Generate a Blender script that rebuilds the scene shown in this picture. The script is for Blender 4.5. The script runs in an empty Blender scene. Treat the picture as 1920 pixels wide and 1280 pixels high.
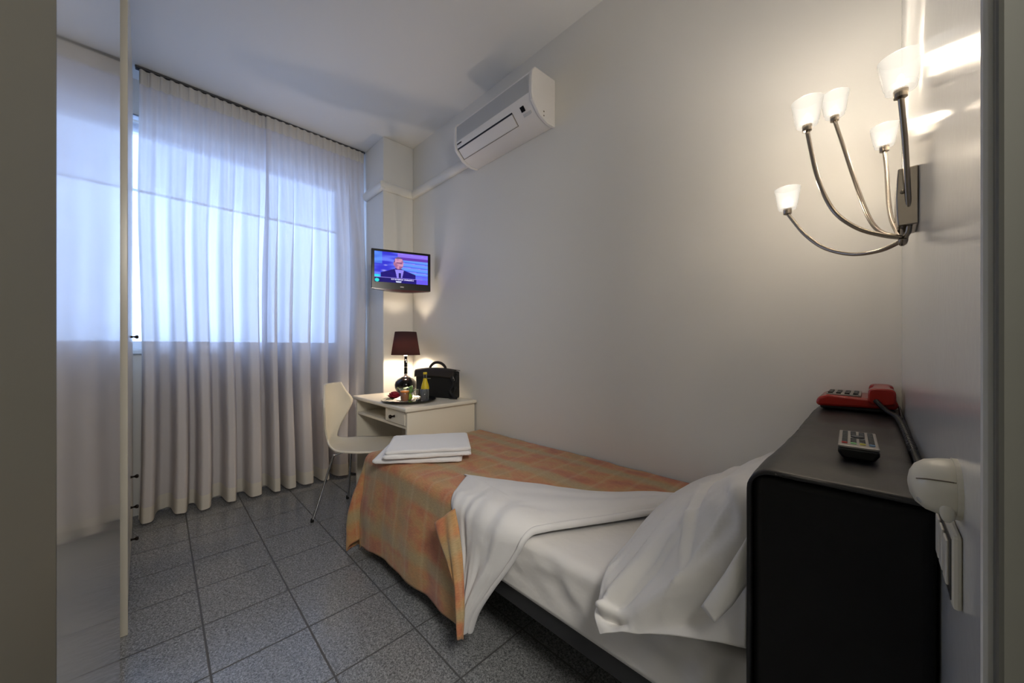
import bpy, bmesh, math, random
from mathutils import Vector, Matrix, Euler, noise
random.seed(4)
C = bpy.context.scene.collection
R = math.radians
PI = math.pi
V = Vector

# ------------------------------------------------------------------ materials
MATS = {}
def lin(c):
    return tuple(((x/12.92) if x <= .04045 else ((x+.055)/1.055)**2.4) for x in c)
def mat(name, col, rough=.5, metal=0, bump=None, spec=.5, coat=0, sub=None, srgb=True, emit=None, var=None, sheen=0):
    if name in MATS: return MATS[name]
    m = bpy.data.materials.new(name); m.use_nodes = True
    nt = m.node_tree; b = nt.nodes['Principled BSDF']
    c = lin(col) if srgb else col
    b.inputs['Base Color'].default_value = (*c, 1)
    b.inputs['Roughness'].default_value = rough
    b.inputs['Metallic'].default_value = metal
    b.inputs['Specular IOR Level'].default_value = spec
    b.inputs['Coat Weight'].default_value = coat
    if coat: b.inputs['Coat Roughness'].default_value = .08
    if sheen: b.inputs['Sheen Weight'].default_value = sheen
    if emit:
        b.inputs['Emission Color'].default_value = (*lin(emit[0]), 1)
        b.inputs['Emission Strength'].default_value = emit[1]
    tc = nt.nodes.new('ShaderNodeTexCoord')
    if bump:
        layers = bump if isinstance(bump, list) else [bump]
        prev = None
        for (sc, st, dist) in layers:
            n = nt.nodes.new('ShaderNodeTexNoise'); n.inputs['Scale'].default_value = sc
            n.inputs['Detail'].default_value = 4
            nt.links.new(tc.outputs['Object'], n.inputs['Vector'])
            bp = nt.nodes.new('ShaderNodeBump'); bp.inputs['Strength'].default_value = st
            bp.inputs['Distance'].default_value = dist
            nt.links.new(n.outputs['Fac'], bp.inputs['Height'])
            if prev: nt.links.new(prev.outputs['Normal'], bp.inputs['Normal'])
            prev = bp
        nt.links.new(prev.outputs['Normal'], b.inputs['Normal'])
    if var:
        sc, amt = var
        n = nt.nodes.new('ShaderNodeTexNoise'); n.inputs['Scale'].default_value = sc
        n.inputs['Detail'].default_value = 5
        nt.links.new(tc.outputs['Object'], n.inputs['Vector'])
        r = nt.nodes.new('ShaderNodeValToRGB')
        r.color_ramp.elements[0].position = .35; r.color_ramp.elements[1].position = .65
        r.color_ramp.elements[0].color = (*[x*(1-amt) for x in c], 1)
        r.color_ramp.elements[1].color = (*[min(1, x*(1+amt)) for x in c], 1)
        nt.links.new(n.outputs['Fac'], r.inputs['Fac'])
        nt.links.new(r.outputs['Color'], b.inputs['Base Color'])
    MATS[name] = m
    return m

M_wall = mat('wall_paint', (.91, .905, .885), .42, bump=[(3, .25, .01), (60, .12, .002)], spec=.4)
M_gloss = mat('gloss_wall_paint', (.86, .86, .85), .17, bump=[(4, .10, .008), (70, .10, .0015)], spec=.6)
M_gloss2 = mat('high_gloss_panel_paint', (.86, .86, .85), .2, bump=[(4, .10, .008), (60, .12, .0015)], spec=.8, coat=1)
M_ceil = mat('ceiling_paint', (.92, .92, .91), .6, bump=(5, .15, .01))
M_white = mat('white_lacquer', (.90, .88, .83), .3, bump=(30, .05, .002))
M_ward = mat('wardrobe_lacquer', (.82, .80, .74), .3, bump=(20, .05, .002))
M_frame = mat('door_frame_paint', (.34, .34, .315), .35, bump=[(8, .15, .004)])
M_door = mat('door_leaf_paint', (.34, .335, .305), .35, bump=[(8, .15, .004)])
M_alu = mat('white_window_frame', (.85, .87, .9), .4)
M_desk = mat('desk_laminate', (.93, .90, .83), .3, bump=(40, .04, .001))
M_black = mat('black_leatherette', (.105, .10, .105), .40, bump=[(9, .3, .004), (55, .25, .002)], spec=.5, var=(14, .35))
M_blackside = mat('black_dark_cloth', (.06, .058, .065), .65, bump=[(12, .4, .006), (90, .2, .002)], spec=.3, var=(8, .3))
M_chrome = mat('brushed_nickel', (.60, .56, .51), .25, 1)
M_dchrome = mat('polished_chrome', (.8, .8, .8), .08, 1)
M_darkmetal = mat('dark_knob_metal', (.16, .13, .11), .35, .8)
M_sheet = mat('white_cotton', (.87, .86, .85), .8, bump=[(18, .35, .006), (5, .35, .02)], sheen=.2)
M_turn = mat('white_cotton_turned', (.88, .875, .875), .8, bump=[(14, .35, .006), (400, .1, .0005)], sheen=.2)
M_pill = mat('pillow_cotton', (.88, .87, .855), .8, bump=[(9, .4, .012), (30, .2, .003)], sheen=.2)
M_towel = mat('terry_towel', (.93, .93, .94), .95, bump=[(350, .6, .002), (12, .3, .008)], sheen=.5)
M_frameb = mat('dark_bed_steel', (.16, .165, .175), .5)
M_red = mat('red_phone_plastic', (.62, .10, .06), .22, spec=.6)
M_blackpl = mat('black_plastic', (.045, .045, .05), .3)
M_blackgl = mat('black_gloss_plastic', (.03, .025, .03), .25, spec=.3)
M_redgl = mat('dark_red_gloss', (.32, .05, .04), .15)
M_silver = mat('silver_plastic', (.62, .60, .58), .35, .3)
M_key = mat('grey_key_rubber', (.32, .33, .34), .6)
M_cream = mat('cream_plastic', (.88, .86, .79), .3)
M_creamd = mat('cream_plastic_seam', (.45, .40, .33), .5)
M_ac = mat('ac_plastic', (.93, .92, .91), .4)
M_acg = mat('ac_grille', (.80, .805, .81), .6, bump=(300, .3, .001))
M_dark = mat('dark_slot', (.10, .10, .13), .6)
M_bag = mat('bag_nylon', (.055, .055, .06), .75, bump=(250, .3, .001))
M_bagt = mat('bag_trim', (.16, .13, .11), .7, bump=(120, .3, .001))
M_stem = mat('leaf_dark_green', (.07, .20, .08), .5)
M_green = mat('leaf_pale_green', (.55, .72, .42), .5, var=(40, .3))
M_petal = mat('crimson_petal', (.58, .03, .16), .55)
M_label = mat('yellow_label', (.88, .78, .12), .45)
M_juice = mat('orange_juice', (.98, .60, .04), .4, emit=None)
M_lampbase = mat('lamp_base_black', (.035, .03, .035), .12, spec=.4)
M_rail = mat('curtain_rail_grey', (.30, .30, .31), .5)
M_rubber = mat('rubber_foot', (.04, .04, .04), .6)

def glassy(name, tint, tr=.85, rough=.03):
    m = bpy.data.materials.new(name); m.use_nodes = True
    nt = m.node_tree; nt.nodes.remove(nt.nodes['Principled BSDF'])
    out = nt.nodes['Material Output']
    a = nt.nodes.new('ShaderNodeBsdfTransparent'); a.inputs['Color'].default_value = (*tint, 1)
    g = nt.nodes.new('ShaderNodeBsdfGlossy'); g.inputs['Roughness'].default_value = rough
    g.inputs['Color'].default_value = (.95, .95, .95, 1)
    lw = nt.nodes.new('ShaderNodeLayerWeight'); lw.inputs['Blend'].default_value = .25
    mx = nt.nodes.new('ShaderNodeMixShader')
    mm = nt.nodes.new('ShaderNodeMath'); mm.operation = 'MULTIPLY_ADD'
    mm.inputs[1].default_value = .6; mm.inputs[2].default_value = 1-tr
    nt.links.new(lw.outputs['Fresnel'], mm.inputs[0])
    nt.links.new(mm.outputs[0], mx.inputs[0])
    nt.links.new(a.outputs[0], mx.inputs[1]); nt.links.new(g.outputs[0], mx.inputs[2])
    nt.links.new(mx.outputs[0], out.inputs['Surface'])
    return m
M_glass = glassy('window_glass', (.93, .97, 1), .96)
M_tumbler = glassy('clear_glass', (.96, .97, .97), .96)

def cloth_sheer(name, col, transp, transl, diff_rough=.9, bump=None):
    m = bpy.data.materials.new(name); m.use_nodes = True
    nt = m.node_tree; nt.nodes.remove(nt.nodes['Principled BSDF'])
    out = nt.nodes['Material Output']
    c = (*lin(col), 1)
    tp = nt.nodes.new('ShaderNodeBsdfTransparent')
    tl = nt.nodes.new('ShaderNodeBsdfTranslucent'); tl.inputs['Color'].default_value = c
    df = nt.nodes.new('ShaderNodeBsdfDiffuse'); df.inputs['Color'].default_value = c
    m1 = nt.nodes.new('ShaderNodeMixShader'); m1.inputs[0].default_value = transl
    nt.links.new(df.outputs[0], m1.inputs[1]); nt.links.new(tl.outputs[0], m1.inputs[2])
    m2 = nt.nodes.new('ShaderNodeMixShader')
    # cloth seen along its surface is denser than cloth seen face on
    lw = nt.nodes.new('ShaderNodeLayerWeight'); lw.inputs['Blend'].default_value = .35
    mp = nt.nodes.new('ShaderNodeMapRange'); mp.inputs['From Min'].default_value = .25; mp.inputs['From Max'].default_value = .95
    mp.inputs['To Min'].default_value = transp; mp.inputs['To Max'].default_value = transp*.25
    nt.links.new(lw.outputs['Facing'], mp.inputs['Value'])
    nt.links.new(mp.outputs[0], m2.inputs[0])
    nt.links.new(m1.outputs[0], m2.inputs[1]); nt.links.new(tp.outputs[0], m2.inputs[2])
    nt.links.new(m2.outputs[0], out.inputs['Surface'])
    MATS[name] = m
    return m
M_curtain = cloth_sheer('sheer_curtain_cloth', (.90, .88, .88), .09, .24)
M_hem = cloth_sheer('curtain_hem_cloth', (.92, .90, .86), .04, .3)
M_blind = cloth_sheer('roller_blind_cloth', (.85, .85, .88), .75, .6)

def mat_floor():
    m = bpy.data.materials.new('speckled_floor_tile'); m.use_nodes = True
    nt = m.node_tree; N = nt.nodes; L = nt.links; b = N['Principled BSDF']
    g = N.new('ShaderNodeNewGeometry')
    vo = N.new('ShaderNodeTexVoronoi'); vo.inputs['Scale'].default_value = 330
    L.new(g.outputs['Position'], vo.inputs['Vector'])
    bw = N.new('ShaderNodeSeparateColor'); L.new(vo.outputs['Color'], bw.inputs[0])
    r = N.new('ShaderNodeValToRGB'); e = r.color_ramp.elements
    e[0].position = 0; e[0].color = (.09, .095, .10, 1); e[1].position = 1; e[1].color = (.38, .39, .39, 1)
    for p, c in ((.22, (.17, .175, .18)), (.45, (.235, .24, .245)), (.8, (.30, .305, .31))):
        x = e.new(p); x.color = (*c, 1)
    L.new(bw.outputs[0], r.inputs['Fac'])
    no = N.new('ShaderNodeTexNoise'); no.inputs['Scale'].default_value = 110; no.inputs['Detail'].default_value = 3
    L.new(g.outputs['Position'], no.inputs['Vector'])
    mx = N.new('ShaderNodeMixRGB'); mx.blend_type = 'OVERLAY'; mx.inputs[0].default_value = .8
    L.new(r.outputs['Color'], mx.inputs[1]); L.new(no.outputs['Fac'], mx.inputs[2])
    # grout lines on a square grid
    sx = N.new('ShaderNodeSeparateXYZ'); L.new(g.outputs['Position'], sx.inputs[0])
    masks = []
    for ax, off, pitch in ((0, -1.57, .300), (1, .122, .2965)):
        a = N.new('ShaderNodeMath'); a.operation = 'SUBTRACT'; a.inputs[1].default_value = off-pitch*40
        L.new(sx.outputs[ax], a.inputs[0])
        d = N.new('ShaderNodeMath'); d.operation = 'DIVIDE'; d.inputs[1].default_value = pitch; L.new(a.outputs[0], d.inputs[0])
        f = N.new('ShaderNodeMath'); f.operation = 'FRACT'; L.new(d.outputs[0], f.inputs[0])
        s = N.new('ShaderNodeMath'); s.operation = 'SUBTRACT'; s.inputs[1].default_value = .5; L.new(f.outputs[0], s.inputs[0])
        ab = N.new('ShaderNodeMath'); ab.operation = 'ABSOLUTE'; L.new(s.outputs[0], ab.inputs[0])
        gt = N.new('ShaderNodeMapRange'); gt.inputs['From Min'].default_value = .4865; gt.inputs['From Max'].default_value = .4915
        L.new(ab.outputs[0], gt.inputs['Value']); masks.append(gt)
    mm = N.new('ShaderNodeMath'); mm.operation = 'MAXIMUM'
    L.new(masks[0].outputs[0], mm.inputs[0]); L.new(masks[1].outputs[0], mm.inputs[1])
    gx = N.new('ShaderNodeMixRGB'); L.new(mm.outputs[0], gx.inputs[0]); L.new(mx.outputs[0], gx.inputs[1])
    gx.inputs[2].default_value = (.10, .10, .10, 1)
    L.new(gx.outputs[0], b.inputs['Base Color'])
    ro = N.new('ShaderNodeMapRange'); ro.inputs['To Min'].default_value = .21; ro.inputs['To Max'].default_value = .6
    L.new(mm.outputs[0], ro.inputs['Value']); L.new(ro.outputs[0], b.inputs['Roughness'])
    bp = N.new('ShaderNodeBump'); bp.inputs['Strength'].default_value = .5; bp.inputs['Distance'].default_value = .002; bp.invert = True
    L.new(mm.outputs[0], bp.inputs['Height'])
    n2 = N.new('ShaderNodeTexNoise'); n2.inputs['Scale'].default_value = 6; L.new(g.outputs['Position'], n2.inputs['Vector'])
    b2 = N.new('ShaderNodeBump'); b2.inputs['Strength'].default_value = .15; b2.inputs['Distance'].default_value = .01
    L.new(n2.outputs['Fac'], b2.inputs['Height']); L.new(bp.outputs[0], b2.inputs['Normal'])
    L.new(b2.outputs[0], b.inputs['Normal'])
    return m
M_floor = mat_floor()

def mat_spread():
    m = bpy.data.materials.new('bedspread_fabric'); m.use_nodes = True
    nt = m.node_tree; N = nt.nodes; L = nt.links; b = N['Principled BSDF']
    b.inputs['Roughness'].default_value = .9
    uv = N.new('ShaderNodeUVMap'); uv.uv_map = 'UVMap'
    sp = N.new('ShaderNodeSeparateXYZ'); L.new(uv.outputs[0], sp.inputs[0])
    def noise_(scale, vx, vy, detail=4):
        mp = N.new('ShaderNodeMapping'); mp.inputs['Scale'].default_value = (vx, vy, 1); L.new(uv.outputs[0], mp.inputs[0])
        n = N.new('ShaderNodeTexNoise'); n.inputs['Scale'].default_value = scale; n.inputs['Detail'].default_value = detail
        L.new(mp.outputs[0], n.inputs['Vector']); return n
    blot = noise_(7, 1, 1.6, 6)
    r = N.new('ShaderNodeValToRGB'); e = r.color_ramp.elements
    e[0].position = .30; e[0].color = (*lin((.67, .54, .37)), 1)
    e[1].position = .72; e[1].color = (*lin((.67, .41, .31)), 1)
    x = e.new(.46); x.color = (*lin((.74, .56, .37)), 1)
    x = e.new(.56); x.color = (*lin((.74, .49, .34)), 1)
    L.new(blot.outputs['Fac'], r.inputs['Fac'])
    # long woven bands running the length of the bed
    w = N.new('ShaderNodeMath'); w.operation = 'MULTIPLY'; w.inputs[1].default_value = 26; L.new(sp.outputs[1], w.inputs[0])
    wn = noise_(5, .5, 2)
    wa = N.new('ShaderNodeMath'); wa.operation = 'MULTIPLY_ADD'; wa.inputs[1].default_value = 2.2
    L.new(wn.outputs['Fac'], wa.inputs[0]); L.new(w.outputs[0], wa.inputs[2])
    s = N.new('ShaderNodeMath'); s.operation = 'SINE'; L.new(wa.outputs[0], s.inputs[0])
    mr = N.new('ShaderNodeMapRange'); mr.inputs['From Min'].default_value = .45; mr.inputs['From Max'].default_value = .95
    mr.inputs['To Max'].default_value = .75; L.new(s.outputs[0], mr.inputs['Value'])
    g1 = N.new('ShaderNodeMixRGB'); L.new(mr.outputs[0], g1.inputs[0]); L.new(r.outputs[0], g1.inputs[1])
    g1.inputs[2].default_value = (*lin((.66, .60, .45)), 1)
    # thin pale cross stripes
    c = N.new('ShaderNodeMath'); c.operation = 'MULTIPLY'; c.inputs[1].default_value = 52; L.new(sp.outputs[0], c.inputs[0])
    cs = N.new('ShaderNodeMath'); cs.operation = 'SINE'; L.new(c.outputs[0], cs.inputs[0])
    cm = N.new('ShaderNodeMapRange'); cm.inputs['From Min'].default_value = .8; cm.inputs['From Max'].default_value = 1
    cm.inputs['To Max'].default_value = .22; L.new(cs.outputs[0], cm.inputs['Value'])
    g2 = N.new('ShaderNodeMixRGB'); L.new(cm.outputs[0], g2.inputs[0]); L.new(g1.outputs[0], g2.inputs[1])
    g2.inputs[2].default_value = (*lin((.78, .70, .56)), 1)
    fine = noise_(60, 1, 5, 2)
    g3 = N.new('ShaderNodeMixRGB'); g3.blend_type = 'OVERLAY'; g3.inputs[0].default_value = .35
    L.new(g2.outputs[0], g3.inputs[1]); L.new(fine.outputs['Fac'], g3.inputs[2])
    L.new(g3.outputs[0], b.inputs['Base Color'])
    bp = N.new('ShaderNodeBump'); bp.inputs['Strength'].default_value = .35; bp.inputs['Distance'].default_value = .004
    L.new(blot.outputs['Fac'], bp.inputs['Height']); L.new(bp.outputs[0], b.inputs['Normal'])
    b.inputs['Sheen Weight'].default_value = .2
    return m
M_spread = mat_spread()

def mat_shade_glass():
    m = bpy.data.materials.new('frosted_shade_glass'); m.use_nodes = True
    nt = m.node_tree; N = nt.nodes; L = nt.links; N.remove(N['Principled BSDF']); out = N['Material Output']
    tp = N.new('ShaderNodeBsdfTransparent'); tp.inputs['Color'].default_value = (1, .98, .94, 1)
    em = N.new('ShaderNodeEmission'); em.inputs['Color'].default_value = (1, .93, .82, 1)
    lw = N.new('ShaderNodeLayerWeight'); lw.inputs['Blend'].default_value = .5
    mr = N.new('ShaderNodeMapRange'); mr.inputs['To Min'].default_value = .30; mr.inputs['To Max'].default_value = .13
    L.new(lw.outputs['Facing'], mr.inputs['Value']); L.new(mr.outputs[0], em.inputs['Strength'])
    gl = N.new('ShaderNodeBsdfGlossy'); gl.inputs['Roughness'].default_value = .3
    a = N.new('ShaderNodeMixShader'); a.inputs[0].default_value = .5; L.new(tp.outputs[0], a.inputs[1]); L.new(em.outputs[0], a.inputs[2])
    c = N.new('ShaderNodeMixShader'); c.inputs[0].default_value = .02; L.new(a.outputs[0], c.inputs[1]); L.new(gl.outputs[0], c.inputs[2])
    L.new(c.outputs[0], out.inputs['Surface'])
    return m
M_shadeglass = mat_shade_glass()
M_bulb = mat('lit_bulb', (1, .95, .85), .4, emit=((1, .93, .80), 8))
def mat_lampshade():
    m = bpy.data.materials.new('brown_lampshade_fabric'); m.use_nodes = True
    nt = m.node_tree; N = nt.nodes; L = nt.links; N.remove(N['Principled BSDF']); out = N['Material Output']
    df = N.new('ShaderNodeBsdfDiffuse'); df.inputs['Color'].default_value = (*lin((.32, .24, .24)), 1)
    tl = N.new('ShaderNodeBsdfTranslucent'); tl.inputs['Color'].default_value = (*lin((.50, .34, .32)), 1)
    a = N.new('ShaderNodeMixShader'); a.inputs[0].default_value = .16; L.new(df.outputs[0], a.inputs[1]); L.new(tl.outputs[0], a.inputs[2])
    L.new(a.outputs[0], out.inputs['Surface'])
    return m
M_lampshade = mat_lampshade()
def mat_screen():
    m = bpy.data.materials.new('lit_tv_screen'); m.use_nodes = True
    nt = m.node_tree; N = nt.nodes; L = nt.links; b = N['Principled BSDF']
    at = N.new('ShaderNodeVertexColor'); at.layer_name = 'Picture'
    b.inputs['Base Color'].default_value = (.01, .01, .01, 1); b.inputs['Roughness'].default_value = .5; b.inputs['Specular IOR Level'].default_value = .1
    L.new(at.outputs['Color'], b.inputs['Emission Color']); b.inputs['Emission Strength'].default_value = .23
    return m
M_screen = mat_screen()

def mat_lampbulb():
    m = bpy.data.materials.new('lit_lamp_bulb'); m.use_nodes = True
    nt = m.node_tree; N = nt.nodes; L = nt.links; N.remove(N['Principled BSDF']); out = N['Material Output']
    tp = N.new('ShaderNodeBsdfTransparent'); em = N.new('ShaderNodeEmission')
    em.inputs['Color'].default_value = (1, .82, .6, 1); em.inputs['Strength'].default_value = 6
    a = N.new('ShaderNodeAddShader'); L.new(tp.outputs[0], a.inputs[0]); L.new(em.outputs[0], a.inputs[1]); L.new(a.outputs[0], out.inputs['Surface'])
    return m
M_lampbulb = mat_lampbulb()

# ------------------------------------------------------------------ helpers
def empty(name, label, cat, loc=(0, 0, 0), rz=0, group=None, rot=None):
    o = bpy.data.objects.new(name, None); C.objects.link(o)
    o.empty_display_size = .05
    o.location = loc; o.rotation_euler = rot if rot else (0, 0, rz)
    o['label'] = label; o['category'] = cat
    if group: o['group'] = group
    return o
def lmat(o):
    return Matrix.LocRotScale(o.location, o.rotation_euler, o.scale)
def wmat(o):
    m = lmat(o)
    while o.parent: o = o.parent; m = lmat(o) @ m
    return m
def obj(name, bm, m, parent=None, world=False, smooth=False, bevel=0, seg=2, solid=0, sub=0, auto=None, soff=-1):
    if world and parent: bm.transform(wmat(parent).inverted())
    bmesh.ops.recalc_face_normals(bm, faces=bm.faces) if solid == 0 else None
    me = bpy.data.meshes.new(name); bm.to_mesh(me); bm.free()
    o = bpy.data.objects.new(name, me); C.objects.link(o)
    for mm in (m if isinstance(m, (list, tuple)) else [m]): me.materials.append(mm)
    if parent: o.parent = parent
    if solid:
        s = o.modifiers.new('solid', 'SOLIDIFY'); s.thickness = solid; s.offset = soff
    if bevel:
        b = o.modifiers.new('bevel', 'BEVEL'); b.width = bevel; b.segments = seg; b.limit_method = 'ANGLE'; b.angle_limit = R(40)
        b.harden_normals = False
    if sub:
        s = o.modifiers.new('sub', 'SUBSURF'); s.levels = sub; s.render_levels = sub
    if smooth or auto:
        for p in me.polygons: p.use_smooth = True
        if auto:
            me.set_sharp_from_angle(angle=R(auto))
    return o
def top(o, label, cat, group=None):
    o['label'] = label; o['category'] = cat
    if group: o['group'] = group
    return o
def struct(name, bm, m, parent=None, **k):
    o = obj(name, bm, m, parent, **k)
    if not parent: o['kind'] = 'structure'
    return o
def B(): return bmesh.new()
def box(bm, lo, hi, mi=0, M=None):
    lo = V(lo); hi = V(hi); c = (lo+hi)/2; s = hi-lo
    mt = Matrix.Translation(c) @ Matrix.Diagonal((*s, 1))
    if M: mt = M @ mt
    r = bmesh.ops.create_cube(bm, size=1, matrix=mt)
    for v in r['verts']:
        for f in v.link_faces: f.material_index = mi
    return bm
def ring_frame(d, up=V((0, 0, 1))):
    d = d.normalized()
    if abs(d.dot(up)) > .98: up = V((1, 0, 0))
    a = d.cross(up).normalized(); b = a.cross(d).normalized()
    return a, b
def tube(bm, pts, r, seg=10, cap=True, smooth_n=0, flat=1.0):
    P = [V(p) for p in pts]
    if smooth_n:
        Q = []
        for i in range(len(P)-1):
            p0 = P[max(i-1, 0)]; p1 = P[i]; p2 = P[i+1]; p3 = P[min(i+2, len(P)-1)]
            for k in range(smooth_n):
                t = k/smooth_n
                Q.append(.5*((2*p1)+(-p0+p2)*t+(2*p0-5*p1+4*p2-p3)*t*t+(-p0+3*p1-3*p2+p3)*t**3))
        Q.append(P[-1]); P = Q
    n = len(P); rings = []
    prev = None
    for i, p in enumerate(P):
        d = (P[min(i+1, n-1)]-P[max(i-1, 0)]).normalized()
        if prev is None: a, b = ring_frame(d)
        else:
            a = prev-d*prev.dot(d); a.normalize(); b = d.cross(a).normalized()
        prev = a
        rr = r(i/(n-1)) if callable(r) else r
        rings.append([bm.verts.new(p+a*math.cos(2*PI*k/seg)*rr+b*math.sin(2*PI*k/seg)*rr*flat) for k in range(seg)])
    for i in range(n-1):
        for k in range(seg):
            bm.faces.new((rings[i][k], rings[i][(k+1) % seg], rings[i+1][(k+1) % seg], rings[i+1][k]))
    if cap:
        bm.faces.new(rings[0][::-1]); bm.faces.new(rings[-1])
    return bm
def lathe(bm, prof, seg=32, M=None, sx=1, sy=1, cap=True, sq=0):
    rings = []
    for r, z in prof:
        ring = []
        for k in range(seg):
            a = 2*PI*k/seg
            v = V((math.cos(a)*r*sx, math.sin(a)*r*sy, z))
            if M: v = M @ v
            ring.append(bm.verts.new(v))
        rings.append(ring)
    for i in range(len(rings)-1):
        for k in range(seg):
            bm.faces.new((rings[i][k], rings[i][(k+1) % seg], rings[i+1][(k+1) % seg], rings[i+1][k]))
    if cap:
        bm.faces.new(rings[0][::-1]); bm.faces.new(rings[-1])
    return bm
def ball(bm, c, r, sc=(1, 1, 1), sub=2, M=None):
    mt = Matrix.Translation(c) @ Matrix.Diagonal((*sc, 1))
    if M: mt = M @ mt
    bmesh.ops.create_icosphere(bm, subdivisions=sub, radius=r, matrix=mt)
    return bm
def prism(bm, outline, fn, d0, d1, mi=0):
    """outline: 2D points; fn(a,b,d)->3D."""
    A = [bm.verts.new(fn(a, b, d0)) for a, b in outline]; Bv = [bm.verts.new(fn(a, b, d1)) for a, b in outline]
    n = len(A)
    fs = [bm.faces.new(A[::-1]), bm.faces.new(Bv)]
    for i in range(n): fs.append(bm.faces.new((A[i], A[(i+1) % n], Bv[(i+1) % n], Bv[i])))
    for f in fs: f.material_index = mi
    return bm
def grid(bm, fn, nu, nv, uvfn=None, closed_u=False):
    vs = [[bm.verts.new(fn(i/nu, j/nv)) for j in range(nv+1)] for i in range(nu+1)]
    uvl = bm.loops.layers.uv.new('UVMap') if uvfn and not bm.loops.layers.uv else (bm.loops.layers.uv.active if uvfn else None)
    for i in range(nu):
        for j in range(nv):
            f = bm.faces.new((vs[i][j], vs[i+1][j], vs[i+1][j+1], vs[i][j+1]))
            if uvfn:
                for lp, (a, b) in zip(f.loops, ((i, j), (i+1, j), (i+1, j+1), (i, j+1))):
                    lp[uvl].uv = uvfn(a/nu, b/nv)
    return vs
def sm(x, a=0, b=1):
    x = max(0, min(1, (x-a)/(b-a))); return x*x*(3-2*x)
def lerp(a, b, t): return a+(b-a)*t
def interp(x, xs, ys):
    if x <= xs[0]: return ys[0]
    for i in range(len(xs)-1):
        if x <= xs[i+1]:
            t = (x-xs[i])/(xs[i+1]-xs[i]); return ys[i]+(ys[i+1]-ys[i])*t
    return ys[-1]
def nz(x, y, z=0, s=1): return noise.noise(V((x*s, y*s, z*s)))

H = 2.86
# ------------------------------------------------------------------ the room
b = B(); box(b, (-3.6, -1.3, -.1), (1.5, 1.75, 0)); struct('floor', b, M_floor)
b = B(); box(b, (-3.6, -1.3, H), (1.5, 1.75, H+.1)); struct('ceiling', b, M_ceil)
b = B(); box(b, (-3.6, 1.6, 0), (.175, 1.75, H)); struct('wall_right', b, M_wall)
# window wall with its opening
WY0, WY1, WZ0, WZ1 = -.32, 1.20, 1.09, 2.58
b = B()
box(b, (-3.6, -1.3, 0), (-3.4, 1.6, WZ0)); box(b, (-3.6, -1.3, WZ1), (-3.4, 1.6, H))
box(b, (-3.6, -1.3, WZ0), (-3.4, WY0, WZ1)); box(b, (-3.6, WY1, WZ0), (-3.4, 1.6, WZ1))
struct('wall_left', b, M_wall)
# headboard wall with the doorway
b = B(); box(b, (.055, .434, 0), (.175, 1.6, H)); box(b, (.055, -.45, 2.12), (.175, .434, H)); box(b, (.055, -1.3, 0), (.175, -.45, H))
struct('wall_near', b, M_gloss, bevel=.003)
b = B(); box(b, (-1.69, -.655, 0), (-.655, -.09, H)); struct('wall_front', b, M_gloss2, bevel=.004)
b = B(); box(b, (-3.4, -.75, 0), (-.72, -.672, H)); struct('wall_back', b, M_wall)
b = B(); box(b, (-.655, -.75, 0), (.055, -.47, H)); struct('wall_corner', b, M_wall)
# hallway outside the doorway
b = B(); box(b, (1.4, -1.3, 0), (1.5, 1.75, H)); box(b, (.175, 1.6, 0), (1.4, 1.75, H)); box(b, (.175, -1.3, 0), (1.4, -1.2, H))
struct('wall_hallway', b, M_frame)
# corner pier and the moulded ledge
b = B(); box(b, (-3.4, 1.324, 0), (-2.87, 1.6, H)); struct('trim_1', b, M_wall, bevel=.006)
b = B()
def ledge_prof(): return [(0, 2.405), (.020, 2.405), (.038, 2.425), (.042, 2.455), (.030, 2.475), (0, 2.48)]
pr = ledge_prof()
prism(b, pr, lambda a, z, d: V((-2.87+a, d, z)), 1.29, 1.6)
prism(b, pr, lambda a, z, d: V((d, 1.324-a, z)), -3.2, -2.832)
prism(b, pr, lambda a, z, d: V((d, 1.6-a, z)), -2.87, -2.03)
struct('trim_2', b, M_wall, bevel=.008, seg=3, auto=40)
# door frame seen at the right edge, door leaf at the left edge
b = B(); box(b, (.060, .420, 0), (.19, .4345, 2.12)); box(b, (.10, .405, 0), (.125, .42, 2.12)); box(b, (.05, -.45, 2.105), (.19, .42, 2.125)); box(b, (.05, -.465, 0), (.19, -.45, 2.12))
struct('trim_3', b, M_frame, bevel=.003)
dl = bpy.data.objects.new('door_1', None); C.objects.link(dl); dl['kind'] = 'structure'
dl.location = (.045, -.40, 0); ang = math.atan2(-.078+.40, -.62-.045); dl.rotation_euler = (0, 0, ang)
Ld = math.hypot(-.078+.40, -.62-.045)
b = B(); box(b, (0, 0, .008), (Ld, .04, 2.10)); obj('door_leaf', b, M_door, dl, bevel=.003)

# window
w = bpy.data.objects.new('window_1', None); C.objects.link(w); w['kind'] = 'structure'; w.location = (-3.45, (WY0+WY1)/2, WZ0)
b = B(); x0, x1 = -3.50, -3.43; f = .055
box(b, (x0, WY0, WZ0), (x1, WY1, WZ0+f)); box(b, (x0, WY0, WZ1-f), (x1, WY1, WZ1)); box(b, (x0, WY0, WZ0+f), (x1, WY0+f, WZ1-f)); box(b, (x0, WY1-f, WZ0+f), (x1, WY1, WZ1-f))
obj('window_frame', b, M_alu, w, world=True, bevel=.004)
b = B(); box(b, (-3.47, WY0+f, WZ0+f), (-3.464, WY1-f, WZ1-f)); obj('window_pane', b, M_glass, w, world=True)
b = B(); box(b, (-3.43, WY0-.03, WZ0-.03), (-3.365, WY1+.03, WZ0)); obj('window_sill', b, M_alu, w, world=True, bevel=.004)
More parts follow.
